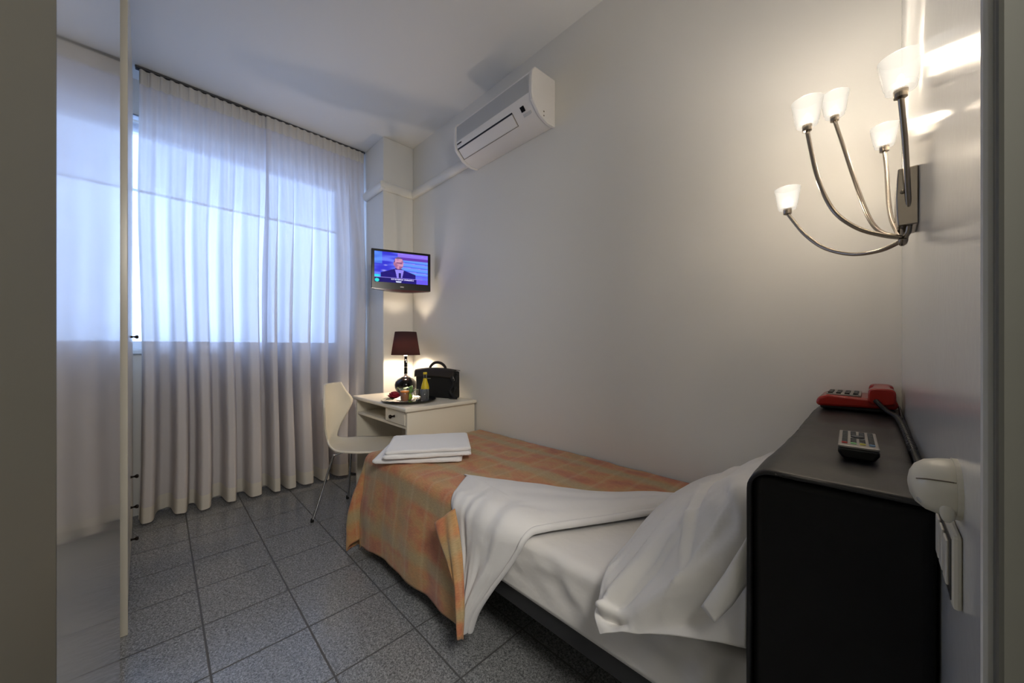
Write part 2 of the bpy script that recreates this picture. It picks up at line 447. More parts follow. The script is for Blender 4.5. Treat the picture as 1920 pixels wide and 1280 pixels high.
# roller blind drawn a little way down
rb = empty('roller_blind', 'translucent roller blind drawn a little way down behind the sheer curtains', 'blind', (-3.385, .40, 2.50))
b = B(); tube(b, [(-3.385, -.30, 2.605), (-3.385, 1.22, 2.605)], .02, 16); obj('roller', b, M_alu, rb, world=True, auto=40)
b = B(); box(b, (-3.404, -.30, 2.14), (-3.4025, 1.22, 2.60)); obj('blind_cloth', b, M_blind, rb, world=True)
b = B(); box(b, (-3.407, -.30, 2.125), (-3.399, 1.22, 2.142)); obj('bottom_bar', b, M_alu, rb, world=True)

# ------------------------------------------------------------------ wardrobe (seen almost edge-on at the left)
wd = empty('wardrobe', 'tall white built-in wardrobe seen edge-on beside the window', 'wardrobe', (-2.01, -.087, 0), R(180+1.4))
# local: +x runs from the near end toward the window wall; local +y points into the recess
b = B()
box(b, (0, .0, 0), (.022, .545, 2.80)); box(b, (1.27, 0.02, 0), (1.29, .545, 2.80)); box(b, (.022, .03, 2.76), (1.27, .545, 2.80)); box(b, (.022, .03, 0), (1.27, .55, .05)); box(b, (.022, .53, .05), (1.27, .55, 2.76))
obj('body', b, M_ward, wd, bevel=.002)
def knob(bm, M):
    lathe(bm, [(.007, 0), (.005, .004), (.004, .012), (.008, .018), (.010, .022), (.008, .027), (.001, .029)], 14, M)
for k in range(2):
    xx0, xx1 = (.026, .645) if k == 0 else (.650, 1.268)
    b = B(); box(b, (xx0, .002, .56), (xx1, .022, 2.755)); d = obj('door', b, M_ward, wd, bevel=.003)
    b = B()
    if k == 0: knob(b, Matrix.Translation((.59, .002, 1.155)) @ Matrix.Rotation(PI/2, 4, 'X')); obj('knob', b, M_darkmetal, d, auto=50) if k == 0 else b.free()
    for (z0, z1) in ((.055, .215), (.220, .385), (.390, .555)):
        b = B(); box(b, (xx0, .002, z0), (xx1, .022, z1)); d = obj('drawer', b, M_ward, wd, bevel=.003)
        if k == 1: continue
        b = B(); knob(b, Matrix.Translation((.59, .002, {.055: .145, .220: .305, .390: .457}[z0])) @ Matrix.Rotation(PI/2, 4, 'X')); obj('knob', b, M_darkmetal, d, auto=50)

# ------------------------------------------------------------------ curtains
bounds = [-0.089, -0.021, 0.056, 0.129, 0.174, 0.247, 0.313, 0.382, 0.444, 0.535, 0.585, 0.647, 0.675, 0.755, 0.778, 0.885, 0.925, 1.003, 1.041, 1.168, 1.182, 1.307]
def fold(y):
    # +1 on the folds that stand out into the room, -1 in the recesses between them
    for i in range(len(bounds)-1):
        if bounds[i] <= y < bounds[i+1]:
            s = 1 if i % 2 == 0 else -1
            c = (bounds[i]+bounds[i+1])/2; h = (bounds[i+1]-bounds[i])/2
            t = abs(y-c)/h
            return s*(1-t**5.0)
    return 0
def curtain(name, label, y0, y1, npl, off=0):
    root = empty(name, label, 'curtain', (-3.24, (y0+y1)/2, .03))
    def fx(y, z):
        a = .095*sm((2.75-z)/1.3)+.0
        lean = .012*nz(y*2.5, z*.6, 3.1)
        yy = y+.03*(2.3-z)*nz(y*3, 1.7, 5.0)*sm(z, 0.2, 1.0)*.5
        p = .007*sm((z-1.0)/1.5)*math.sin((y-y0)/(y1-y0)*2*PI*npl)
        p += .004*nz(y*30, z*1.2, 2.0)*sm((z-.6)/1.5)
        return -3.24+off+a*fold(yy)+p+lean*.5
    def f(u, v):
        z = lerp(2.842, .028, v); y = lerp(y0, y1, u)
        z -= .012*v*nz(y*8, 0, 9) if v > .9 else 0
        ye = y+.012*math.sin(z*2.1+y*3)*(1 if 0 < u < 1 else 1)*sm((2.75-z)/1.0)
        return V((fx(y, z), ye, z))
    b = B(); grid(b, f, 300, 60); obj('sheer_cloth', b, M_curtain, root, world=True, smooth=True)
    b = B(); grid(b, lambda u, v: f(u, .966+.034*v)+V((.0025, 0, 0)), 300, 3); obj('hem_band', b, M_hem, root, world=True, smooth=True)
    b = B()
    def hf(u, v):
        p = f(u, .033*v); yy = (u*npl) % 1
        return p+V((.004+.006*(1-sm(abs(yy-.5)*2, .8, 1)), 0, .002))
    grid(b, hf, 300, 3); obj('header_tape', b, M_hem, root, world=True, smooth=True)
    return root
curtain('sheer_curtain', 'long white sheer curtain on the left half of the window, next to the wardrobe', -.092, .590, 15)
curtain('sheer_curtain', 'long white sheer curtain on the right half of the window, next to the corner pier', .572, 1.306, 15, .014)
cr = empty('curtain_rail', 'slim grey curtain rail on the ceiling above the sheer curtains', 'curtain rail', (-3.25, .62, H-.022))
b = B(); box(b, (-3.262, -.11, H-.012), (-3.222, 1.318, H-.001)); obj('track', b, M_rail, cr, world=True, bevel=.002)
b = B(); box(b, (-3.25, -.105, H-.016), (-3.228, 1.31, H-.012)); obj('glider_channel', b, M_dark, cr, world=True)

# ------------------------------------------------------------------ air conditioner
ac = empty('air_conditioner', 'white wall mounted air conditioner high on the long wall', 'air conditioner', (-1.63, 1.6, 2.36))
X0, X1 = -1.985, -1.275
prof = [(0, 2.355), (.06, 2.352), (.125, 2.372), (.185, 2.430), (.192, 2.46), (.190, 2.57), (.17, 2.600), (.0, 2.612)]
b = B(); prism(b, prof, lambda a, z, d: V((d, 1.6-a, z)), X0+.02, X1-.02); obj('housing', b, M_ac, ac, world=True, bevel=.006, auto=35)
for (xa, xb) in ((X0, X0+.022), (X1-.022, X1)):
    pe = [(0, 2.350), (.06, 2.348), (.128, 2.366), (.190, 2.425), (.197, 2.46), (.194, 2.572), (.172, 2.604), (0, 2.616)]
    b = B(); prism(b, pe, lambda a, z, d: V((d, 1.6-a, z)), xa, xb); obj('end_cap', b, M_ac, ac, world=True, bevel=.005, auto=35)
b = B(); box(b, (X0+.03, 1.4075, 2.468), (X1-.028, 1.4095, 2.568)); g_ = obj('intake_grille', b, M_acg, ac, world=True)
b = B()
for k in range(24):
    z = 2.471+k*.004
    box(b, (X0+.034, 1.4062, z), (X1-.032, 1.4077, z+.0016))
obj('grille_slats', b, M_acg, g_, world=True)
def onslope(s, off):   # s 0..1 up the slanted underside; off = distance outward
    p0 = V((0, 1.6-.125, 2.372)); p1 = V((0, 1.6-.185, 2.430)); n = V((0, -(p1-p0).z, (p1-p0).y)).normalized()
    if n.z > 0: n = -n
    return p0+(p1-p0)*s+n*off
def slopeslab(bm, xa, xb, s0, s1, o0, o1):
    prism(bm, [(s0, o0), (s1, o0), (s1, o1), (s0, o1)], lambda s, o, d: onslope(s, o)+V((d, 0, 0)), xa, xb)
b = B(); slopeslab(b, X0+.035, X1-.17, .10, .86, -.004, .0045); fl = obj('air_flap', b, M_ac, ac, world=True, bevel=.001)
b = B(); slopeslab(b, X0+.03, X1-.165, .87, .97, -.004, .002); obj('outlet_gap', b, M_dark, ac, world=True)
b = B(); slopeslab(b, X0+.03, X1-.165, .045, .075, -.002, .0015); slopeslab(b, X1-.168, X1-.165, .05, .95, -.002, .0015); slopeslab(b, X0+.028, X0+.031, .05, .95, -.002, .0015); obj('flap_seam', b, M_creamd, ac, world=True)
b = B(); slopeslab(b, X1-.105, X1-.078, .62, .95, -.001, .003); obj('display_window', b, M_blackgl, ac, world=True)
b = B(); slopeslab(b, X1-.105, X1-.055, .30, .5, -.001, .002); slopeslab(b, X1-.055, X1-.048, .32, .5, -.001, .003); obj('indicator_panel', b, M_acg, ac, world=True)
b = B(); box(b, (X0+.036, 1.4070, 2.446), (X0+.082, 1.4085, 2.4535)); obj('badge', b, M_dark, ac, world=True)
b = B()
for (yy, zz) in ((1.50, 2.395), (1.50, 2.372)): lathe(b, [(.004, 0), (.004, .002)], 12, Matrix.Translation((X1-.0005, yy, zz)) @ Matrix.Rotation(PI/2, 4, 'Y'))
obj('screw', b, M_creamd, ac, world=True)

# ------------------------------------------------------------------ television
pl = V((-2.67, 1.137, 0)); pr_ = V((-2.52, 1.555, 0)); mid = (pl+pr_)/2
wv = (pr_-pl); tw = wv.length; wv.normalize(); nv_ = V((wv.y, -wv.x, 0))
tv = empty('television', 'small flat television with a dark red lower edge on a bracket in the corner', 'television', (mid.x, mid.y, 1.54), math.atan2(wv.y, wv.x))
# local: x along the width, -y toward the viewer
tz = .312
b = B()
def tvout(y, z0=0):
    pts = []
    for k in range(13):
        t = k/12; pts.append((lerp(-tw/2, tw/2, t), .012-.020*math.sin(PI*t)))
    return pts+[(tw/2, tz), (-tw/2, tz)]
prism(b, tvout(0), lambda a, z, d: V((a, d, z)), -.012, .035)
obj('bezel', b, M_blackgl, tv, bevel=.004, auto=35)
b = B(); pts = [(a, z) for a, z in tvout(0)[:13]]; pts = pts+[(a, z+.018*math.sin(PI*(a/tw+.5))+.002) for a, z in pts[::-1]]
prism(b, pts, lambda a, z, d: V((a, d, z-.001)), -.0165, -.011); obj('red_trim', b, M_redgl, tv)
b = B(); box(b, (-tw/2+.05, .035, .05), (tw/2-.05, .055, .27)); obj('back_cover', b, M_blackpl, tv, bevel=.01)
sw, sh = tw-.044, .232; NX, NZ = 116, 66
b = B(); vs = [[b.verts.new((lerp(-sw/2, sw/2, i/NX), -.0135, .062+sh*j/NZ)) for j in range(NZ+1)] for i in range(NX+1)]
colr = b.loops.layers.float_color.new('Picture')
def pic(u, v):
    def mixc(a, c, t): return tuple(lerp(x, y, t) for x, y in zip(a, c))
    c = mixc((.30, .32, .95), (.38, .36, .98), u)
    n1 = .5+.5*nz(u*3, v*9, 1)
    if u < .42:
        c = mixc((.22, .22, .85), (.42, .50, 1.0), sm(n1, .3, .7))
        if v < .25 and u < .16: c = mixc((.20, .9, .98), c, sm(u, .06, .16))
        if v > .6 and u < .14: c = mixc(c, (.35, .65, 1), .6)
        for (cu, cv, rr) in ((.20, .56, .05), (.17, .38, .07)):
            d = math.hypot((u-cu), (v-cv)*1.6)
            if d < rr: c = mixc((.72, .72, 1), c, d/rr)
    else:
        band = (v*7+u*.55) % 1
        c = mixc((.28, .42, .95), (.42, .62, 1.0), sm(band, .1, .6))
        if v > .80: c = mixc((.62, .40, .95), c, .25)
        if band < .13: c = (.62, .55, 1.0)
        if .86 > v > .78: c = (.40, .22, .70)
        if v < .3: c = mixc(c, (.36, .36, .98), .6)
    # newsreader: head, shirt, suit, tie
    hu, hv = .44, .66
    de = math.hypot((u-hu)/.088, (v-hv)/.205)
    if abs(u-.43) < .045 and .36 < v < .5: c = (.78, .52, .66)
    sh_v = .48-.55*max(0, abs(u-.43)-.05)**.9*(1.0 if u < .43 else 1.0)
    if v < sh_v and .11 < u < .76: c = mixc((.09, .04, .40), (.15, .09, .55), .5+.5*nz(u*9, v*9, 4))
    if v < .44 and abs(u-.455) < .085*(v+.18)*1.6: c = (.60, .55, .98)
    if v < .33 and abs(u-.462) < .022+.02*(.33-v): c = (.13, .12, .42)
    if de < 1:
        c = mixc((.86, .60, .74), (.66, .42, .60), sm(nz(u*12, v*8, 2), -.3, .4))
        if v < .56 and u > .45: c = mixc(c, (.45, .25, .45), .55)
        if .65 < v < .685 and .40 < u < .50: c = (.40, .22, .42)
        if v > .80: c = (.45, .36, .52)
        if u < .375 and v > .58: c = (.36, .26, .46)
    if abs(u-.36) < .014 and .58 < v < .68: c = (.72, .46, .60)
    # caption bar
    if v < .155: c = mixc((.10, .06, .40), (.14, .10, .50), u)
    if v < .155 and u > .78: c = (.42, .36, .95)
    if .145 < v < .165 and u < .9: c = (.62, .56, .95)
    if .085 < v < .135 and .30 < u < .72 and random.random() < .68: c = (.82, .80, 1)
    if .02 < v < .065 and .38 < u < .50 and math.hypot((u-.44)/.055, (v-.04)/.03) < 1: c = (.85, .88, 1)
    if math.hypot((u-.045)/.04, (v-.06)/.055) < 1: c = (.20, .92, .90)
    return (*lin(tuple(max(0, min(1, x)) for x in c)), 1)
for i in range(NX):
    for j in range(NZ):
        f_ = b.faces.new((vs[i][j], vs[i+1][j], vs[i+1][j+1], vs[i][j+1]))
        cc = pic((i+.5)/NX, (j+.5)/NZ)
        for lp in f_.loops: lp[colr] = cc
obj('screen', b, M_screen, tv)
b = B(); box(b, (-.012, -.0145, .028), (.014, -.0118, .036)); obj('badge', b, M_silver, tv)
# bracket from the pier to the set
b = B(); box(b, (-2.87, 1.42, 1.62), (-2.858, 1.50, 1.76)); tube(b, [(-2.86, 1.46, 1.69), (-2.76, 1.44, 1.69)], .012, 10); tube(b, [(-2.77, 1.44, 1.69), (mid.x-nv_.x*.06, mid.y-nv_.y*.06, 1.69)], .011, 10)
obj('wall_bracket', b, M_blackpl, tv, world=True)

# ------------------------------------------------------------------ desk
dk = empty('writing_desk', 'small white writing desk with an open shelf and one drawer in the corner', 'desk', (-2.38, 1.33, 0))
dx0, dx1, dy0, dy1, dz = -2.80, -1.965, 1.045, 1.592, .737
b = B(); box(b, (dx0, dy0, dz-.026), (dx1, dy1, dz)); obj('desk_top', b, M_desk, dk, world=True, bevel=.009, seg=3, auto=40)
for xa in (dx0+.02, dx1-.045):
    b = B(); box(b, (xa, dy0+.022, 0), (xa+.022, dy1-.006, dz-.027)); obj('side_panel', b, M_desk, dk, world=True, bevel=.002)
b = B(); box(b, (dx0+.042, dy1-.16, .12), (dx1-.045, dy1-.142, dz-.027)); obj('back_panel', b, M_desk, dk, world=True)
b = B(); box(b, (dx0+.042, dy0+.025, .602), (dx1-.045, dy1-.165, .620)); obj('shelf', b, M_desk, dk, world=True, bevel=.002)
b = B(); box(b, (-2.292, dy0+.03, .62), (-2.276, dy1-.165, dz-.027)); obj('divider', b, M_desk, dk, world=True)
b = B(); box(b, (-2.272, dy0+.018, .624), (dx1-.048, dy0+.036, dz-.031)); box(b, (-2.265, dy0+.036, .628), (dx1-.055, dy1-.2, .69))
dr = obj('drawer', b, M_desk, dk, world=True, bevel=.002)
b = B(); knob(b, Matrix.Translation((-2.145, dy0+.018, .667)) @ Matrix.Rotation(PI/2, 4, 'X') @ Matrix.Scale(1.3, 4)); obj('knob', b, M_darkmetal, dr, world=True, auto=50)

# ------------------------------------------------------------------ chair
ch = empty('side_chair', 'cream moulded plywood chair on chrome legs pulled up to the desk', 'chair', (-2.395, .985, 0), R(42))
# local: +x forward, +y left
prof_c = [(-.258, .862), (-.258, .80), (-.258, .73), (-.257, .66), (-.255, .59), (-.252, .535), (-.238, .487), (-.195, .460), (-.11, .449), (0, .446), (.08, .448), (.15, .450), (.195, .444), (.215, .430)]
wid_c = [.098, .132, .175, .148, .108, .076, .060, .105, .180, .200, .200, .192, .170, .120]
wrap_c = [.030, .050, .075, .060, .035, .02, .01, .0, -.004, -.01, -.012, -.01, -.004, 0]
b = B()
def shell(u, v):
    s = u*(len(prof_c)-1); i = min(int(s), len(prof_c)-2); t = s-i
    def cr4(a):
        p0 = a[max(i-1, 0)]; p1 = a[i]; p2 = a[i+1]; p3 = a[min(i+2, len(a)-1)]
        return .5*(2*p1+(-p0+p2)*t+(2*p0-5*p1+4*p2-p3)*t*t+(-p0+3*p1-3*p2+p3)*t**3)
    x = cr4([p[0] for p in prof_c]); z = cr4([p[1] for p in prof_c]); w_ = cr4(wid_c); k = cr4(wrap_c)
    q = (v-.5)*2
    isback = 1-sm(u, .40, .55)
    return V((x+k*q*q*isback, q*w_, z+(-k if isback < .5 else 0)*0+(1-isback)*(.010*q*q)))
grid(b, shell, 60, 20); obj('seat_shell', b, M_desk, ch, smooth=True, solid=.011, soff=0)
feet = {(-1, -1): (-.275, -.155), (-1, 1): (-.235, .20), (1, -1): (.20, -.20), (1, 1): (.20, .20)}
for (sx, sy), (fx_, fy_) in feet.items():
    b = B()
    tube(b, [(sx*.03, sy*.03, .432), (sx*.09, sy*.085, .430), (sx*.145, sy*.115, .415), (sx*.165, sy*.125, .375), (fx_*.95, fy_*.97, .05), (fx_, fy_, .012)], .0068, 10, smooth_n=6)
    lg = obj('leg', b, M_dchrome, ch, auto=50)
    b = B(); lathe(b, [(.009, 0), (.010, .004), (.009, .02), (.007, .024)], 12, Matrix.Translation((fx_, fy_, 0))); obj('foot_cap', b, M_rubber, lg, auto=50)
b = B(); box(b, (-.06, -.06, .428), (.06, .06, .440)); obj('mounting_plate', b, M_dchrome, ch, bevel=.003)

# ------------------------------------------------------------------ bed frame, mattress
BX0, BX1, BY0, BY1 = -1.93, -.145, .805, 1.592
bd = empty('bed_frame', 'dark steel single bed frame under the mattress along the long wall', 'bed', (-1.04, 1.2, 0))
b = B(); box(b, (BX0, BY0+.008, .272), (BX1, BY0+.038, .338)); box(b, (BX0, BY1-.03, .272), (BX1, BY1, .338)); box(b, (BX0, BY0+.038, .272), (BX0+.03, BY1-.03, .338)); box(b, (BX1-.03, BY0+.038, .272), (BX1, BY1-.03, .338))
obj('rail', b, M_frameb, bd, world=True, bevel=.004)
b = B()
for k in range(13): box(b, (BX0+.08+k*.135, BY0+.038, .318), (BX0+.145+k*.135, BY1-.03, .330))
obj('slats', b, M_frameb, bd, world=True)
for xx in (BX0+.06, BX1-.10):
    for yy in (BY0+.07, BY1-.07):
        b = B(); tube(b, [(xx, yy, 0), (xx, yy, .272)], .02, 16); obj('leg', b, M_frameb, bd, world=True, auto=50)
mt = empty('mattress', 'single mattress under a tight white bottom sheet', 'mattress', (-1.04, 1.2, .338))
b = B(); box(b, (BX0+.01, BY0+.012, .339), (BX1-.01, BY1-.008, .500)); obj('mattress_core', b, M_turn, mt, world=True, bevel=.03, seg=4, auto=40)
# bottom sheet: cross-section swept along the bed, soft wrinkles on the hanging side
b = B()
def sheet_f(u, v):
    x = lerp(BX0, BX1, u)
    # path: lower near edge -> up the side -> over the top -> wall
    L1, L2 = .155, .775
    s = v*(L1+L2+.04)
    if s < L1: y, z = BY0-.004, .338+s; ny, nzv = -1, 0
    elif s < L1+.04:
        a = (s-L1)/.04*PI/2; y = BY0+.022-.026*math.cos(a); z = .338+L1-.004+.022*math.sin(a); ny, nzv = -math.cos(a), math.sin(a)
    else: y, z = BY0+.022+(s-L1-.04), .338+L1+.018; ny, nzv = 0, 1
    side = 1-sm(s, .10, .22)
    d = .010*nz(x*7+z*9, z*14, 2)*side+.006*nz(x*18+y*5, z*25, 5)*side+.004*nz(x*5, y*6, 1)*(1-side)
    near = math.exp(-((x+.62)/.17)**2)*side
    d += near*.004*math.sin(x*46+z*34)
    hd = math.exp(-((x+.22)/.09)**2)*side
    d += hd*.010*math.sin(x*70-z*30)
    d *= sm(s, .0, .07)*.7+.3*sm(s, .03, .09)
    return V((x, y+ny*(d+.002), z+nzv*d))
grid(b, sheet_f, 240, 90); obj('bottom_sheet', b, M_sheet, mt, world=True, smooth=True, solid=.004, soff=-1)

# ------------------------------------------------------------------ draping
XF, YN, ZT = -1.955, .795, .528     # foot edge, near edge, cloth height
RAD = .035
def edge_path(d):
    """arc length d beyond an edge -> (outward, down)"""
    if d <= 0: return 0, 0
    q = RAD*PI/2
    if d < q: a = d/RAD; return RAD*math.sin(a), RAD*(1-math.cos(a))
    return RAD+.0, RAD+(d-q)
def drape(p, q, off=0, flare=.10, wob=1.0):
    dxx = max(0, XF+RAD-p); dyy = max(0, YN+RAD-q)
    x, y, z = p, q, ZT
    n = V((0, 0, 1))
    if dyy > 0 and dxx <= 0:
        o, dn = edge_path(dyy); y = YN+RAD-o; z = ZT-dn
        f = sm(dyy, .02, .35)
        y -= flare*.35*f+wob*f*.006*(math.sin(p*17+.6)+.6*math.sin(p*31))
        a = min(dyy/RAD, PI/2); n = V((0, -math.sin(a), math.cos(a)))
    elif dxx > 0 and dyy <= 0:
        o, dn = edge_path(dxx); x = XF+RAD-o; z = ZT-dn
        a = min(dxx/RAD, PI/2); n = V((-math.sin(a), 0, math.cos(a)))
        x -= .01*sm(dxx, 0, .35)
    elif dxx > 0 and dyy > 0:
        r = math.hypot(dxx, dyy); th = math.atan2(dyy, dxx)   # 90deg = straight down the near side
        o, dn = edge_path(r)
        k = sm(r, 0, .4)
        # the corner falls as a flared pleat
        fl = .07*math.sin(2*th)**2*k
        x = XF+RAD-(o+fl)*math.cos(th); y = YN+RAD-(o+fl)*math.sin(th)-flare*.35*k*math.sin(th)
        z = ZT-dn*(1-.04*math.sin(2*th)**2)
        y -= wob*k*.02*math.sin(th*7)*math.sin(2*th)
        n = V((-math.cos(th), -math.sin(th), .3)).normalized()
    z = max(z, .022)
    bulge = .004*nz(p*6, q*6, 3)+.003*nz(p*15, q*13, 8)
    return V((x, y, z))+n*(off+bulge*wob)

# orange bedspread
bs = empty('bedspread', 'orange and gold patterned bedspread folded back from the pillow end', 'bedspread', (-1.6, 1.1, .53))
b = B()
PX0, QY0 = XF-.46, YN-.425
def right_edge(q):   # where the spread ends under the turned sheet
    return interp(q, [YN-.43, YN-.2, YN, .97, 1.2, 1.425, 1.6], [-.985, -1.02, -1.06, -1.02, -.75, -.45, -.30])
def sp_uv(u, v):
    q = lerp(QY0, 1.585, v); return lerp(PX0, right_edge(q), u), q
def spread_f(u, v):
    p, q = sp_uv(u, v)
    # shorter hem on the long side, long corner
    dd = YN-q
    if dd > 0 and p > XF: q = YN-dd*interp(p, [XF, -1.75, -1.4, -1.15, -.98], [1.12, 1.0, .965, .95, .93])
    return drape(p, q)
grid(b, spread_f, 190, 120, uvfn=lambda u, v: sp_uv(u, v))
obj('spread_cloth', b, M_spread, bs, world=True, smooth=True, solid=.005, soff=1)
# turned-back strip of the spread along the edge of the sheet
b = B()
def flap_f(u, v):
    # v 0 at top of the strip, 1 at its foot; u across
    L = [V(a) for a in ((-1.125, .715, .463), (-1.085, .712, .420), (-1.035, .708, .372), (-.990, .705, .300), (-.972, .702, .222), (-.958, .700, .152))]
    Rr = [V(a) for a in ((-1.065, .762, .520), (-1.020, .742, .470), (-.985, .728, .400), (-.964, .722, .305), (-.950, .716, .222), (-.944, .712, .150))]
    s = v*(len(L)-1); i = min(int(s), len(L)-2); t = s-i
    a = L[i].lerp(L[i+1], t); c = Rr[i].lerp(Rr[i+1], t)
    p = a.lerp(c, u); p.y -= .010*math.sin(PI*u)+.005*math.sin(u*9+v*5)
    return p
grid(b, flap_f, 14, 30, uvfn=lambda u, v: (u*.12+.3, v*.5+.1)); obj('turned_edge', b, M_spread, bs, world=True, smooth=True, solid=.006, soff=0)

# white top sheet turned back over the spread
ts = empty('top_sheet', 'white top sheet turned back in a diagonal fold over the bedspread', 'sheet', (-.95, .95, .54))
Lb = [(-.47, 1.455), (-.60, 1.375), (-.79, 1.205), (-1.02, 1.09), (-1.255, .968), (-1.257, .960), (-1.20, .88), (-1.135, .80), (-1.065, .69), (-1.02, .60), (-.995, .50), (-.985, .425)]
Rb = [(-.44, 1.33), (-.52, 1.245), (-.62, 1.06), (-.68, .95), (-.715, .885), (-.74, .83), (-.765, .775), (-.815, .69), (-.875, .60), (-.935, .50), (-.968, .42)]
def crv(P, s):
    s = s*(len(P)-1); i = min(int(s), len(P)-2); t = s-i
    p0 = P[max(i-1, 0)]; p1 = P[i]; p2 = P[i+1]; p3 = P[min(i+2, len(P)-1)]
    return tuple(.5*(2*b_+(-a+c)*t+(2*a-5*b_+4*c-d)*t*t+(-a+3*b_-3*c+d)*t**3) for a, b_, c, d in zip(p0, p1, p2, p3))
b = B()
def ts_f(u, v):
    l = crv(Lb, v); r = crv(Rb, v)
    p = lerp(l[0], r[0], u); q = lerp(l[1], r[1], u)
    d = drape(p, q, off=0, wob=.6)
    # rolled, plump fold along the right-hand edge
    ww = math.hypot(r[0]-l[0], r[1]-l[1])
    h = .010+.016*math.sin(PI*min(1, u*1.0))**.7
    h += .012*sm(u, .45, .8)*(1-sm(u, .9, 1.0))
    wr = .0055*math.sin(u*19+v*7+3*nz(u*3, v*4, 2))*sm(v, .35, .6)*(1-.3*u)+.006*nz(u*4, v*9, 7)+.0045*(1-abs(nz(u*7+v*2, v*3, 11))*3)*sm(v, .3, .55)
    top_ = q > YN
    a = min(max(YN+RAD-q, 0)/RAD, PI/2)
    n = V((0, -math.sin(a), math.cos(a)))
    return d+n*(h+wr)
grid(b, ts_f, 50, 150)
o = obj('sheet_cloth', b, M_turn, ts, world=True, smooth=True, solid=.006, soff=0)
b = B()   # underside of the roll where it curls under the fold edge
def roll_f(u, v):
    r = crv(Rb, v); l = crv(Lb, v)
    dirx = V((r[0]-l[0], r[1]-l[1])).normalized()
    a = u*PI*1.1
    rr = .011
    p = r[0]+dirx.x*rr*math.sin(a)*.9; q = r[1]+dirx.y*rr*math.sin(a)*.9
    d = drape(p, q, off=0, wob=0)
    an = min(max(YN+RAD-q, 0)/RAD, PI/2); n = V((0, -math.sin(an), math.cos(an)))
    return d+n*(rr*math.cos(a)+rr-.003)
grid(b, roll_f, 12, 150); obj('rolled_fold', b, M_turn, ts, world=True, smooth=True, solid=.003, soff=0)

# ------------------------------------------------------------------ pillow
pw = empty('pillow', 'large white pillow leaning on the black headboard, case end hanging open', 'pillow', (-.32, 1.13, .53))
rows = [
 (1.565, [(-.455, .525), (-.43, .555), (-.36, .59), (-.28, .63), (-.20, .67), (-.152, .69)]),
 (1.50, [(-.485, .530), (-.465, .595), (-.37, .655), (-.285, .705), (-.205, .745), (-.152, .765)]),
 (1.35, [(-.495, .530), (-.480, .600), (-.395, .660), (-.295, .722), (-.21, .765), (-.152, .785)]),
 (1.15, [(-.495, .530), (-.482, .595), (-.395, .668), (-.295, .745), (-.21, .792), (-.152, .810)]),
 (.98, [(-.490, .530), (-.475, .585), (-.395, .668), (-.30, .752), (-.21, .815), (-.152, .840)]),
 (.85, [(-.480, .528), (-.458, .572), (-.385, .655), (-.295, .752), (-.21, .825), (-.152, .862)]),
 (.775, [(-.468, .520), (-.450, .550), (-.375, .620), (-.29, .720), (-.21, .800), (-.152, .855)]),
 (.735, [(-.456, .503), (-.428, .525), (-.365, .580), (-.285, .660), (-.208, .73), (-.152, .79)]),
 (.712, [(-.452, .486), (-.402, .505), (-.355, .545), (-.280, .605), (-.205, .655), (-.152, .70)]),
 (.700, [(-.430, .462), (-.380, .496), (-.340, .515), (-.275, .548), (-.205, .577), (-.152, .598)]),
]
def pil(u, v):   # u: 0 foot side .. 1 headboard side ; v: 0 far .. 1 near hem
    R2 = [[V((x, y, z)) for x, z in r] for y, r in rows]
    s = v*(len(R2)-1); i = min(int(s), len(R2)-2); t = s-i
    def row(k): return crv([tuple(p) for p in R2[max(0, min(k, len(R2)-1))]], u)
    p0, p1, p2, p3 = row(i-1), row(i), row(i+1), row(i+2)
    p = V([.5*(2*b_+(-a+c)*t+(2*a-5*b_+4*c-d)*t*t+(-a+3*b_-3*c+d)*t**3) for a, b_, c, d in zip(p0, p1, p2, p3)])
    n = V((-.55, -.25-.7*sm(v, .6, .95), .75)).normalized()
    m_ = sm(u, 0, .12)*(1-sm(u, .93, 1))*sm(v, 0, .08)
    # creases: from the near hem corner up and across, one sweeping from the headboard side
    d = 0
    def crease(ax, ay, bx, by, wd_, h):
        ab = V((bx-ax, by-ay)); ap = V((u-ax, v-ay)); tt = max(0, min(1, ap.dot(ab)/ab.dot(ab)))
        dist = (ap-ab*tt).length
        return h*math.exp(-(dist/wd_)**2)*math.sin(PI*min(1, max(0, .15+tt*.8)))
    d += crease(.10, .86, .55, .62, .030, .016)-crease(.16, .90, .60, .70, .03, .010)
    d += crease(.03, .80, .30, .88, .035, .020)-crease(.10, .90, .34, .93, .035, .016)
    d += crease(.45, .90, .95, .80, .04, .020)-crease(.50, .96, .97, .88, .04, .014)
    d += crease(.62, .30, .66, .85, .014, .012)-crease(.66, .30, .70, .85, .018, .008)
    d += crease(.80, .55, .97, .80, .025, .012)-crease(.86, .50, .99, .72, .02, .010)
    d += crease(.20, .80, .70, .45, .012, .008)+crease(.30, .84, .78, .58, .010, .007)+crease(.55, .93, .88, .70, .012, .009)+crease(.12, .70, .40, .50, .012, .007)
    d += .014*nz(u*3.2, v*4.2, 6)+.005*nz(u*9, v*11, 3)
    return p+n*d*m_
b = B(); g1 = grid(b, pil, 60, 110)
obj('pillow_case', b, M_pill, pw, world=True, smooth=True, solid=.005, soff=0)
